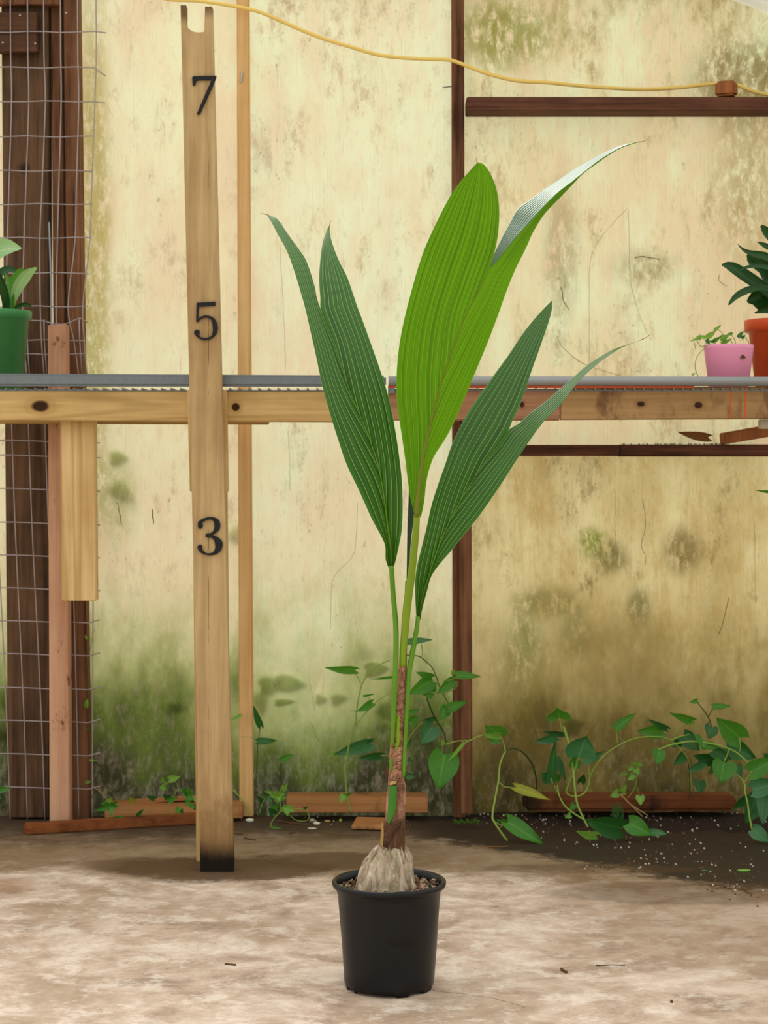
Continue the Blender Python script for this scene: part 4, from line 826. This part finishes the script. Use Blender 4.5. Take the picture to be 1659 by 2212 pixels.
vine('climbing_vine', 'leggy vine with a cut stem at the middle of the right wall', [
    ([(1217.5, 1570), (1228, 1605), (1233, 1632), (1239, 1673), (1242.5, 1711), (1248, 1740), (1262, 1771), (1270, 1787)], [5.42, 5.28], .0042, 'vine_stem'), ([(1262, 1771), (1241, 1758), (1221, 1742), (1208, 1719), (1204, 1696)], [5.30, 5.36], .003, 'vine_stem'),
    ([(1248, 1638), (1242, 1663), (1231, 1688), (1223, 1711), (1233, 1719), (1248, 1720), (1262, 1713), (1271, 1696), (1275, 1675), (1291, 1648), (1310, 1628), (1335, 1611), (1365, 1597), (1394, 1591.5), (1417, 1591.5), (1436, 1593.5), (1453, 1603), (1475, 1624), (1488, 1645), (1492, 1672), (1494, 1712)], [5.36, 5.45], .003, 'vine_stem'),
    ([(1208, 1551), (1214.6, 1580)], 5.42, .0022, 'vine_stem'), ([(1331, 1572), (1334, 1607)], 5.4, .002, 'vine_stem'), ([(1272, 1675), (1271, 1648)], 5.37, .002, 'vine_stem'), ([(1190, 1682), (1208, 1719)], 5.38, .002, 'vine_stem'), ([(1340, 1790), (1360, 1780)], 5.28, .002, 'vine_stem')],
    [((1208, 1551), (1204, 1528), 46, 'vine', 5.42, .2), ((1250, 1635), (1268, 1588), 60, 'vine_b', 5.34, .1), ((1202, 1592), (1154, 1603), 19, 'vine_b', 5.44, .4), ((1218, 1586), (1173, 1582), 11, 'vine_d', 5.47, .5), ((1192, 1684), (1198, 1603), 19, 'vine_d', 5.38, .5),
     ((1191, 1681), (1170, 1668), 30, 'vine_b', 5.40, .3), ((1200, 1682), (1212, 1672), 16, 'vine', 5.41), ((1203, 1640), (1222, 1686), 15, 'vine_d', 5.42, .4), ((1248, 1638), (1226, 1655), 30, 'vine', 5.38, .5), ((1272, 1644), (1304, 1623), 14, 'vine_b', 5.38, .4), ((1331, 1573), (1373, 1540), 17, 'vine', 5.4, .5),
     ((1342, 1789), (1264, 1772), 46, 'vine_d', 5.24, .3, -.04), ((1288, 1804), (1246, 1797), 20, 'vine_l', 5.18, .6), ((1359, 1778), (1408, 1804), 36, 'vine', 5.22, .3), ((1405, 1798), (1443, 1801), 13, 'vine_b', 5.24, .6), ((1255, 1690), (1262, 1672), 16, 'vine_d', 5.45)])
vine('climbing_vine', 'dense vine arching out of the lower right corner', [
    ([(1413, 1624), (1444, 1611), (1475, 1604), (1500, 1602), (1549, 1609), (1571, 1616.5), (1594, 1628), (1619, 1653), (1634, 1680)], [5.38, 5.30], .0036, 'vine_stem'), ([(1450, 1599), (1471, 1590.6), (1489, 1587)], 5.42, .003, 'vine_stem'), ([(1455, 1593), (1463, 1578), (1475, 1566), (1494, 1564), (1513, 1572)], 5.44, .002, 'vine_stem'),
    ([(1625, 1794), (1619, 1765), (1615, 1736), (1609, 1709), (1608, 1692), (1588, 1668)], [5.2, 5.3], .0028, 'vine_stem'), ([(1608, 1691), (1616, 1678), (1623, 1666)], 5.28, .002, 'vine_stem'), ([(1537, 1570), (1530, 1549), (1515, 1528), (1505, 1515)], 5.46, .0022, 'vine_stem_d'), ([(1530, 1549), (1542, 1527)], 5.46, .0018, 'vine_stem_d'), ([(1597, 1593), (1599, 1612), (1597, 1626)], 5.33, .002, 'vine_stem'), ([(1495, 1557), (1495, 1580)], 5.44, .0018, 'vine_stem'), ([(1488, 1640), (1492, 1690), (1490, 1750)], 5.5, .005, 'twig'), ([(1563, 1647), (1571, 1630), (1575, 1618)], 5.3, .002, 'vine_stem')],
    [((1432, 1580), (1376, 1579), 30, 'vine', 5.44, .2), ((1441, 1574), (1400, 1555), 13, 'vine_d', 5.43, .4), ((1497, 1557), (1447, 1541), 17, 'vine', 5.44, .4), ((1506, 1514), (1490, 1517), 10, 'vine', 5.46), ((1541, 1527), (1579, 1525), 12, 'vine', 5.46, .4), ((1598, 1594), (1548, 1551), 46, 'vine', 5.34, .2), ((1536, 1570), (1531, 1596), 30, 'vine_d', 5.42, .2), ((1522, 1600), (1518, 1620), 52, 'vine', 5.35, .2),
     ((1476, 1590), (1512, 1622), 32, 'vine_d', 5.46, .2), ((1424, 1622), (1419, 1652), 27, 'vine', 5.37, .1), ((1520, 1648), (1483, 1667), 18, 'vine_b', 5.38, .4), ((1564, 1647), (1556, 1692), 50, 'vine', 5.29, .1), ((1570, 1612), (1634, 1638), 40, 'vine_d', 5.42, .2), ((1621, 1668), (1680, 1640), 36, 'vine', 5.28, .3), ((1627, 1706), (1685, 1690), 36, 'vine_b', 5.27, .3), ((1648, 1718), (1648, 1783), 30, 'vine_b', 5.28, .2),
     ((1634, 1722), (1610, 1780), 42, 'vine_d', 5.33, .2), ((1612, 1724), (1582, 1749), 18, 'vine_d', 5.35, .3), ((1626, 1793), (1664, 1820), 28, 'vine_b', 5.19, .4), ((1478, 1632), (1455, 1651), 22, 'vine_d', 5.44, .2), ((1540, 1642), (1498, 1632), 26, 'vine_d', 5.44, .3), ((1510, 1688), (1512, 1714), 26, 'vine_d', 5.5, .2), ((1592, 1654), (1600, 1683), 18, 'vine_d', 5.36), ((1560, 1640), (1530, 1672), 24, 'vine_d', 5.44, .1), ((1470, 1602), (1446, 1612), 18, 'vine_d', 5.46), ((1540, 1622), (1580, 1640), 24, 'vine_d', 5.40), ((1650, 1640), (1690, 1670), 30, 'vine_d', 5.36)])
vine('climbing_vine', 'vine climbing the wall between the palm stem and the middle stud', [
    ([(878, 1415), (895, 1416), (908, 1419), (921.5, 1430), (934, 1443), (943, 1463), (950, 1485), (961, 1505), (972, 1526)], 5.5, .0018, 'vine_stem_d'), ([(910, 1391), (913, 1412), (908, 1419)], 5.5, .0018, 'vine_stem'), ([(957, 1472), (976, 1468), (987, 1459)], 5.44, .0018, 'vine_stem'), ([(923, 1494), (947, 1497.5), (968, 1494), (985, 1485), (989, 1472)], 5.46, .0018, 'vine_stem'),
    ([(922, 1508), (930, 1530), (943, 1557), (956, 1577), (963, 1599), (960, 1630), (962, 1760)], 5.5, .003, 'vine_stem_d'), ([(943, 1561), (929, 1557), (912, 1561), (893, 1581), (880, 1602), (868, 1640)], 5.48, .0018, 'vine_stem'), ([(958, 1553), (970, 1578)], 5.46, .0014, 'vine_stem'), ([(887, 1561), (893, 1581)], 5.48, .0014, 'vine_stem')],
    [((880, 1387), (934, 1381), 13, 'vine_b', 5.5, .4), ((933, 1463), (899, 1452), 17, 'vine', 5.47, .3), ((932, 1470), (882, 1500), 32, 'vine', 5.46, .3), ((922, 1484), (930, 1511), 34, 'vine', 5.48, .2), ((978, 1470), (944, 1497), 22, 'vine', 5.45, .3), ((986, 1459), (1038, 1461), 15, 'vine', 5.43, .5), ((979, 1456), (978, 1445), 10, 'vine_l', 5.44), ((968, 1531), (1010, 1515), 19, 'vine', 5.45, .3), ((964, 1529), (950, 1556), 24, 'vine', 5.46, .2), ((938, 1553), (912, 1557), 11, 'vine_d', 5.48, .3), ((888, 1561), (905, 1546), 20, 'vine', 5.48, .2), ((880, 1541), (906, 1534), 11, 'vine', 5.48, .2), ((934, 1570), (908, 1608), 36, 'vine_b', 5.48, .2), ((882, 1640), (892, 1646), 9, 'vine_d', 5.48), ((880, 1675), (898, 1678), 14, 'vine_b', 5.5), ((876, 1606), (890, 1598), 16, 'vine_b', 5.5)])
vine('climbing_vine', 'thin upright vine left of the palm stem', [
    ([(757.6, 1756), (748.6, 1714), (745, 1659), (748.6, 1637), (756, 1601), (767, 1567), (771, 1529), (779, 1487), (782, 1478), (794, 1458), (814, 1439), (841, 1426)], [5.46, 5.46], .0028, 'vine_stem'), ([(767, 1567), (790, 1540), (814, 1516), (846, 1493)], 5.45, .0018, 'vine_stem'), ([(766, 1448), (779, 1477)], 5.46, .0016, 'vine_stem'), ([(797, 1507), (801, 1524)], 5.45, .0012, 'vine_stem'), ([(822, 1632), (846, 1632)], 5.48, .0014, 'vine_stem'), ([(771, 1536), (755, 1535)], 5.45, .001, 'vine_stem_d')],
    [((767, 1447), (702, 1444), 17, 'vine', 5.45, .5), ((804, 1518), (771, 1537), 17, 'vine', 5.45, .4), ((786, 1504), (810, 1499), 5, 'vine', 5.45), ((848, 1462), (803, 1469), 6, 'vine', 5.48, .5), ((800, 1606), (722, 1630), 28, 'vine_b', 5.5, .3), ((726, 1628), (704, 1634), 6, 'vine_l', 5.5), ((823, 1632), (774, 1638), 17, 'vine_d', 5.5, .4), ((742, 1718), (734, 1734), 15, 'vine_l', 5.45), ((748, 1718), (762, 1712), 6, 'vine', 5.45), ((790, 1604), (808, 1602), 6, 'vine_d', 5.5)])
vine('wall_seedling', 'spindly seedling with dark leaves right of the pale batten', [
    ([(556, 1625), (557, 1604), (562, 1575), (563, 1567)], 5.54, .0014, 'vine_stem_d'), ([(606, 1679), (607, 1648)], 5.55, .0022, 'vine_stem_d'), ([(606, 1675), (590, 1650), (575, 1625)], 5.55, .001, 'vine_stem'), ([(520, 1592), (546, 1593), (556, 1604)], 5.54, .001, 'vine_stem'), ([(556, 1625), (553, 1680), (550, 1758)], 5.54, .0014, 'vine_stem_d')],
    [((563, 1568), (547, 1525), 14, 'vine_d', 5.53, .3), ((557, 1602), (599, 1600), 13, 'vine_d', 5.53, .4), ((608, 1642), (634, 1630), 12, 'vine', 5.54, .3), ((520, 1545), (498, 1556), 7, 'vine_l', 5.54)], 'seedling')
vine('leafy_weed', 'bright feathery weed at the wall foot beside the pine board', [
    ([(604, 1758), (606, 1735), (603, 1715), (612, 1695)], 5.42, .002, 'vine_stem'), ([(560, 1758), (566, 1738), (575, 1720)], 5.44, .0014, 'vine_stem'), ([(604, 1755), (592, 1768), (585, 1780), (588, 1788), (606, 1790)], 5.36, .0014, 'vine_stem'), ([(604, 1753), (618, 1746)], 5.38, .0014, 'vine_stem'), ([(625, 1754), (645, 1747), (662, 1752), (668, 1765), (660, 1773), (640, 1772), (625, 1760)], 5.36, .0015, 'vine_stem'), ([(503, 1706), (522, 1726), (532, 1745), (539, 1760)], 5.34, .0022, 'vine_stem')],
    [((592, 1714), (571, 1709), 8, 'vine_l', 5.42), ((590, 1713), (598, 1709), 7, 'vine_l', 5.42), ((610, 1710), (622, 1690), 8, 'vine_l', 5.42), ((608, 1712), (606, 1703), 7, 'vine_l', 5.42), ((604, 1722), (582, 1720), 9, 'vine_l', 5.41), ((600, 1718), (618, 1714), 10, 'vine_l', 5.41), ((604, 1728), (592, 1728), 9, 'vine_l', 5.4), ((602, 1726), (620, 1722), 9, 'vine_l', 5.4), ((603, 1722), (603, 1731), 9, 'vine_l', 5.39), ((600, 1745), (582, 1738), 14, 'vine', 5.42), ((612, 1746), (634, 1740), 8, 'vine_l', 5.37), ((618, 1744), (604, 1754), 12, 'vine_l', 5.37), ((618, 1745), (622, 1763), 14, 'vine_l', 5.36, .2), ((620, 1746), (638, 1754), 12, 'vine_l', 5.36, .2), ((592, 1758), (580, 1745), 14, 'vine_d', 5.42), ((575, 1722), (560, 1715), 6, 'vine', 5.44), ((578, 1722), (590, 1735), 8, 'vine_b', 5.44), ((566, 1732), (556, 1718), 7, 'vine_d', 5.45), ((588, 1786), (606, 1789), 5, 'vine', 5.3), ((655, 1748), (665, 1742), 6, 'vine_d', 5.4)], 'weed')
vine('leafy_weed', 'bright lobed weed patch between the ruler and the left studs', [
    ([(240, 1740), (222, 1715), (205, 1702)], 5.45, .0012, 'straw'), ([(372, 1762), (366, 1735), (374, 1722), (385, 1705), (398, 1718), (404, 1730)], 5.43, .0012, 'vine_stem'), ([(350, 1690), (358, 1692), (355, 1715)], 5.45, .001, 'vine_stem'), ([(385, 1700), (378, 1686)], 5.45, .001, 'vine_stem'), ([(196, 1735), (200, 1718), (213, 1690)], 5.46, .001, 'twig'), ([(298, 1762), (322, 1745)], 5.44, .001, 'vine_stem')],
    [((250, 1738), (204, 1752), 14, 'vine', 5.44, .2), ((230, 1735), (242, 1722), 10, 'vine_l', 5.44), ((236, 1738), (216, 1735), 9, 'vine', 5.44), ((244, 1742), (250, 1728), 8, 'vine', 5.44), ((241, 1745), (242, 1766), 8, 'vine', 5.42), ((248, 1768), (268, 1764), 8, 'vine', 5.42), ((288, 1732), (280, 1721), 12, 'vine_y', 5.45), ((352, 1688), (350, 1678), 8, 'vine_l', 5.45), ((356, 1693), (363, 1690), 6, 'vine_l', 5.45), ((366, 1684), (389, 1678), 14, 'vine_l', 5.45, .2), ((356, 1700), (344, 1703), 13, 'vine_l', 5.44), ((350, 1698), (356, 1708), 10, 'vine_l', 5.44), ((398, 1712), (412, 1702), 13, 'vine', 5.44), ((402, 1716), (420, 1712), 12, 'vine', 5.44), ((406, 1720), (418, 1728), 13, 'vine', 5.43), ((404, 1716), (392, 1708), 10, 'vine', 5.44), ((408, 1728), (402, 1742), 11, 'vine', 5.43), ((420, 1722), (430, 1734), 11, 'vine_l', 5.42), ((364, 1730), (384, 1722), 11, 'vine', 5.43), ((365, 1724), (352, 1718), 12, 'vine_d', 5.45), ((334, 1726), (316, 1719), 10, 'vine_d', 5.46), ((386, 1745), (382, 1758), 12, 'vine', 5.42), ((392, 1750), (396, 1758), 8, 'vine_d', 5.42), ((412, 1738), (422, 1746), 10, 'vine', 5.42), ((297, 1762), (310, 1748), 8, 'vine_d', 5.43), ((426, 1716), (436, 1706), 10, 'vine', 5.44), ((420, 1742), (432, 1752), 10, 'vine_d', 5.42)], 'weed')
vine('wall_seedling', 'sparse creeper sprigs on the outer stud beside the mesh', [([(206, 1700), (200, 1640), (196, 1560), (188, 1500), (192, 1420), (206, 1350)], 5.5, .0008, 'vine_stem_d')],
    [((186, 1526), (189, 1509), 9, 'vine_l', 5.49), ((186, 1524), (181, 1521), 6, 'vine_l', 5.49), ((194, 1642), (210, 1643), 5, 'vine_l', 5.5), ((185, 1690), (197, 1688), 7, 'vine_l', 5.49), ((186, 1574), (194, 1573), 4, 'vine', 5.5), ((188, 1380), (184, 1372), 5, 'vine_l', 5.5)], 'seedling')
vine('leafy_weed', 'weed leaf poking in at the far left edge by the post', [([(-30, 1762), (-22, 1728), (-8, 1708)], 5.42, .0015, 'vine_stem')], [((-10, 1708), (24, 1702), 14, 'vine', 5.42), ((-14, 1712), (4, 1726), 12, 'vine_d', 5.42), ((-18, 1738), (8, 1740), 6, 'vine_d', 5.42)], 'weed')
vine('leafy_weed', 'pale small-leaved weed in front of the dark sill board', [([(1356, 1724), (1372, 1700), (1376, 1672)], 5.42, .0014, 'vine_stem'), ([(1340, 1716), (1362, 1738), (1388, 1764)], 5.38, .0022, 'straw'), ([(1362, 1738), (1400, 1762)], 5.36, .0016, 'straw'), ([(1376, 1700), (1382, 1720)], 5.4, .001, 'vine_stem')],
    [((1374, 1662), (1380, 1674), 13, 'vine_l', 5.42), ((1370, 1673), (1355, 1686), 13, 'vine_l', 5.42), ((1378, 1652), (1368, 1646), 9, 'vine_l', 5.43), ((1366, 1656), (1356, 1665), 10, 'vine_l', 5.43), ((1378, 1650), (1390, 1654), 9, 'vine_l', 5.43), ((1354, 1670), (1340, 1674), 7, 'vine_l', 5.43), ((1342, 1710), (1354, 1694), 12, 'vine_l', 5.4), ((1345, 1712), (1352, 1716), 8, 'vine_l', 5.4), ((1382, 1720), (1384, 1740), 18, 'vine_l', 5.38), ((1334, 1712), (1318, 1720), 17, 'vine_l', 5.4), ((1240, 1738), (1230, 1750), 14, 'vine', 5.4), ((1232, 1760), (1220, 1766), 12, 'vine_l', 5.38)], 'weed')
random.seed(21)
root = empty('grass_tuft', 'thin grass tuft in front of the dark sill board', 'grass')
for k in range(16):
    x0 = random.uniform(1328, 1346); put('blade', ribbon_mesh([(x0, 1770), (x0 + random.uniform(-8, 4), 1752), (x0 + random.uniform(-26, 10), 1732 + random.uniform(-4, 10))], [5.38] * 3, [1.6, 1.6, .3], 5), 'vine_d', root)
vine('leafy_weed', 'low feathery green sprig on the dark floor behind the palm', [([(985, 1775), (1010, 1776), (1036, 1772)], 5.42, .001, 'vine_stem')], [((985 + i * 7, 1776), (981 + i * 7 + random.uniform(-3, 3), 1768 + (i % 2) * 10), 7, 'vine', 5.42) for i in range(8)], 'weed')
# leaves pressed against the far side of the wall sheets: only their blurred shade shows through
bm = bmesh.new(); random.seed(5)
for (bx, by, tx, ty, w, d) in [(562, 1478, 612, 1470, 44, .012), (598, 1470, 664, 1476, 40, .010), (596, 1516, 640, 1512, 16, .006), (682, 1505, 708, 1508, 24, .01), (716, 1508, 752, 1500, 26, .012), (790, 1445, 842, 1440, 34, .008), (842, 1528, 806, 1530, 40, .014), (770, 1398, 812, 1392, 20, .03), (812, 1560, 850, 1560, 26, .02), (560, 1490, 566, 1540, 30, .016),
                               (240, 985, 280, 985, 34, .012), (242, 1040, 292, 1075, 40, .02), (362, 1522, 405, 1522, 24, .012), (500, 1160, 520, 1120, 30, .02), (1222, 1570, 1260, 1555, 42, .010), (30, 1500, -6, 1480, 60, .02), (20, 1560, -10, 1590, 60, .02)]:
    me = leaf_mesh(P(bx, by, YW + d), P(tx, ty, YW + d), w * YW / F, 0, 0, 0, .1, 8, 5, .9, 0); bm.from_mesh(me); bpy.data.meshes.remove(me)
me = bpy.data.meshes.new('outside'); bm.to_mesh(me); bm.free()
put('outside_foliage', me, 'outleaf', label='blurred green leaves pressed against the far side of the wall', cat='foliage', kind='stuff')

# ------------------------------------------------------------------ soil bed and debris
def ground(px, py): Y = F * H / (py - YH); return Vector(((px - 829.5) * Y / F, Y, 0))
edge = [(940, 1768), (985, 1772), (1060, 1778), (1140, 1784), (1220, 1786), (1300, 1790), (1380, 1792), (1450, 1794), (1510, 1796), (1590, 1798), (1660, 1800), (1760, 1804), (1860, 1806)]
ed = resample(edge, 60); bm = bmesh.new(); rows = []
for i, (x, y) in enumerate(ed):
    g = ground(x, y + 3 * math.sin(i * 1.7) + 3 * math.sin(i * .61)); col_ = []
    for j in range(15):
        t = j / 14; Yj = lerp(g.y, 5.595, t); Xj = lerp(g.x, g.x * 5.595 / g.y * .93 + .05, t)
        z = .0015 + .020 * smooth(t * 1.3) * (.6 + .5 * mnoise.noise(Vector((Xj * 9, Yj * 9, 0)))) + .004 * t * mnoise.noise(Vector((Xj * 40, Yj * 40, 2)))
        col_.append(bm.verts.new((Xj, Yj, z * smooth(i / 8 + .05) if t > 0 else -.001)))
    rows.append(col_)
for i in range(len(rows) - 1):
    for j in range(14): bm.faces.new((rows[i][j], rows[i + 1][j], rows[i + 1][j + 1], rows[i][j + 1]))
put('soil_bed', bm_mesh(bm, 'soil_bed'), 'soil', label='spread of dark soil along the foot of the right wall', cat='soil', kind='stuff', smooth_=True)
bm = bmesh.new(); random.seed(31); ico = []
for k in range(900):
    if random.random() < .35: continue
    if k < 330: x = random.uniform(1000, 1659); y = random.gauss(1775, 10)
    elif k < 620: x = random.triangular(1040, 1659, 1600); y = random.uniform(1790, 1930); 
    elif k < 760: x = random.gauss(1590, 45); y = random.gauss(1915, 14) + (x - 1590) * .12
    elif k < 850: x = random.gauss(1360, 45); y = random.gauss(1868, 6) - (x - 1360) * .06
    else: x = random.uniform(500, 760); y = random.gauss(1772, 8)
    lim = 1790
    if k >= 330 and k < 620:
        lim = 1800 + max(0, x - 1060) * .14 + max(0, x - 1500) * .5
        if y > lim + 20: y = lim - random.uniform(0, 40)
    y = max(1763, y); g = ground(x, y); s = random.uniform(.0010, .0026) * (1.6 if random.random() < .08 else 1)
    nf = len(bm.faces); box_bm(bm, (g.x, min(g.y, 5.57), s * .4 + (.012 * smooth((5.5 - g.y) / -.4 + 1) if x > 1000 and g.y > 5.0 else 0)), (s * 2, s * 2, s * 1.5), Euler([random.uniform(0, 3)] * 3)); bm.faces.ensure_lookup_table()
    mi = random.choice([0, 0, 1, 1, 2, 2]) if k < 620 else random.choice([0, 1, 2, 2, 2]) 
    for f in bm.faces[nf:]: f.material_index = mi
for k in range(60):
    x = random.uniform(1340, 1575); box_bm(bm, P(x, 958.5, 5.51 + random.random() * .05), (.003, .003, .003), Euler([random.uniform(0, 3)] * 3))
put('perlite_crumbs', bm_mesh(bm, 'perlite'), ['perlite', 'chip', 'twig'], label='scattered pale perlite and grit on the soil and floor', cat='grit', kind='stuff')
def pebble(px, py, r, mat, lab, cat_='pebble', sq=(1.2, 1, .8)):
    bm = bmesh.new(); bmesh.ops.create_icosphere(bm, subdivisions=2, radius=1)
    for v in bm.verts: v.co *= 1 + .12 * mnoise.noise(v.co * 1.5 + Vector((px, 0, 0))); v.co = Vector((v.co.x * sq[0] * r, v.co.y * sq[1] * r, v.co.z * sq[2] * r))
    g = ground(px, py + 2); o = put('pebble' if cat_ == 'pebble' else 'fallen_fruit', bm_mesh(bm, 'pebble'), mat, label=lab, cat=cat_, smooth_=True); o.location = (g.x, min(g.y, 5.5), r * sq[2] * .9)
pebble(677, 1760, .0075, 'pebble', 'round grey pebble in front of the pine board'); pebble(684, 1780, .0085, 'pebble_w', 'flat white pebble on the floor left of the palm', sq=(1.3, 1, .6)); pebble(682, 1767, .004, 'pebble', 'tiny grey pebble below the round one')
pebble(736, 1771, .0055, 'pebble_g', 'small yellow-green fruit on the floor left of the wood scrap', 'fruit', (1, 1, 1)); pebble(709, 1764, .006, 'straw', 'tan flat crumb in front of the pine board', sq=(1.6, 1, .6)); pebble(674, 1788, .009, 'pebble_w', 'flat pale flake lying in front of the white pebble', sq=(1.6, 1, .15)); pebble(543, 1765, .009, 'pebble_w', 'white stub lying at the foot of the batten', sq=(1.5, 1, .7))
pebble(1607, 1881, .0095, 'vine_l', 'pale green cut stem piece on the dark soil at right', sq=(2.0, .6, .4)); pebble(1521, 1880, .006, 'vine_b', 'small green leaf fragment on the soil beside the cut stem', sq=(1.4, 1, .3)); pebble(1410, 1783, .004, 'orange', 'tiny orange berry on the soil behind the floor leaf'); pebble(1580, 1780, .004, 'orange', 'tiny orange berry on the soil near the right vine')
def twig(pts, r, lab, mat='twig'):
    put('twig', tube([ground(x, y) + Vector((0, 0, r)) for x, y in pts], r, 5), mat, label=lab, cat='twig')
twig([(505, 1764), (530, 1762), (556, 1761)], .003, 'pale twig beside the ruler foot along the wall', 'straw'); twig([(600, 1776), (640, 1781), (662, 1784)], .003, 'brown twig under the feathery weed'); twig([(690, 1766), (720, 1764), (752, 1766)], .0015, 'thin twig in front of the pine board')
twig([(527, 1811), (540, 1814), (552, 1816)], .0022, 'short dark twig right of the ruler foot'); twig([(508, 1803), (524, 1804)], .003, 'small black twig close to the ruler'); twig([(625, 1801), (638, 1800)], .003, 'small dark chip on the floor below the feathery weed')
twig([(1075, 1747 + 45), (1100, 1775), (1130, 1768)], .0016, 'thin straw on the soil behind the looping vine', 'straw'); twig([(1022, 1834), (1060, 1830), (1098, 1829)], .0013, 'thin reddish straw on the floor right of the palm', 'deadleaf'); twig([(1212, 2096), (1224, 2103)], .003, 'short dark twig lying on the concrete in front'); twig([(1288, 2087), (1320, 2085), (1350, 2086)], .0010, 'hair-thin straw on the concrete at front right')
twig([(486, 2084), (510, 2086)], .002, 'brown sliver on the concrete at front left'); twig([(1448, 2166), (1453, 2166)], .003, 'dark speck of bark on the concrete at front right')

# dry creeper traces and moss threads clinging to the wall
bm = bmesh.new()
for pts, r in [([(772, 1085), (766, 1190), (740, 1225), (718, 1255), (714, 1360)], .0009), ([(610, 480), (606, 560), (612, 660), (616, 760), (616, 800)], .0008), ([(622, 930), (626, 1000), (626, 1060)], .0008), ([(1355, 450), (1300, 510), (1275, 560), (1273, 640), (1273, 790)], .0009),
               ([(1358, 455), (1360, 560), (1362, 610), (1378, 670), (1390, 700), (1408, 735)], .0009), ([(1203, 725), (1215, 750), (1260, 785), (1340, 812)], .0013), ([(253, 1085), (258, 1105), (262, 1135)], .0025), ([(329, 1100), (330, 1112), (332, 1132)], .0035), ([(1372, 557), (1385, 554), (1400, 556), (1425, 560)], .0028),
               ([(1212, 620), (1218, 650), (1228, 668)], .0025), ([(1388, 1080), (1395, 1130), (1385, 1180), (1395, 1200), (1393, 1220)], .0014), ([(1630, 1130), (1632, 1300)], .0008), ([(1575, 1290), (1560, 1350), (1552, 1370)], .0022), ([(672, 1560), (682, 1590), (690, 1600)], .0014), ([(668, 1466), (674, 1500), (680, 1535)], .0008), ([(1555, 592), (1553, 606), (1570, 618)], .0016), ([(1330, 1070), (1328, 1130), (1331, 1180)], .0009)]:
    q = resample(pts, 14); tube_bm(bm, [P(x + 1.5 * mnoise.noise(Vector((x * .1, y * .1, 0))), y, 5.593) for x, y in q], [r * .55 * (1 + .5 * mnoise.noise(Vector((x * .3, y * .3, 3)))) for x, y in q], 5)
put('creeper_traces', bm_mesh(bm, 'traces'), m_plain('dry_rootlet', (128, 108, 70), .8, .3), label='thin dry creeper traces clinging to the wall sheets', cat='creeper', kind='stuff')
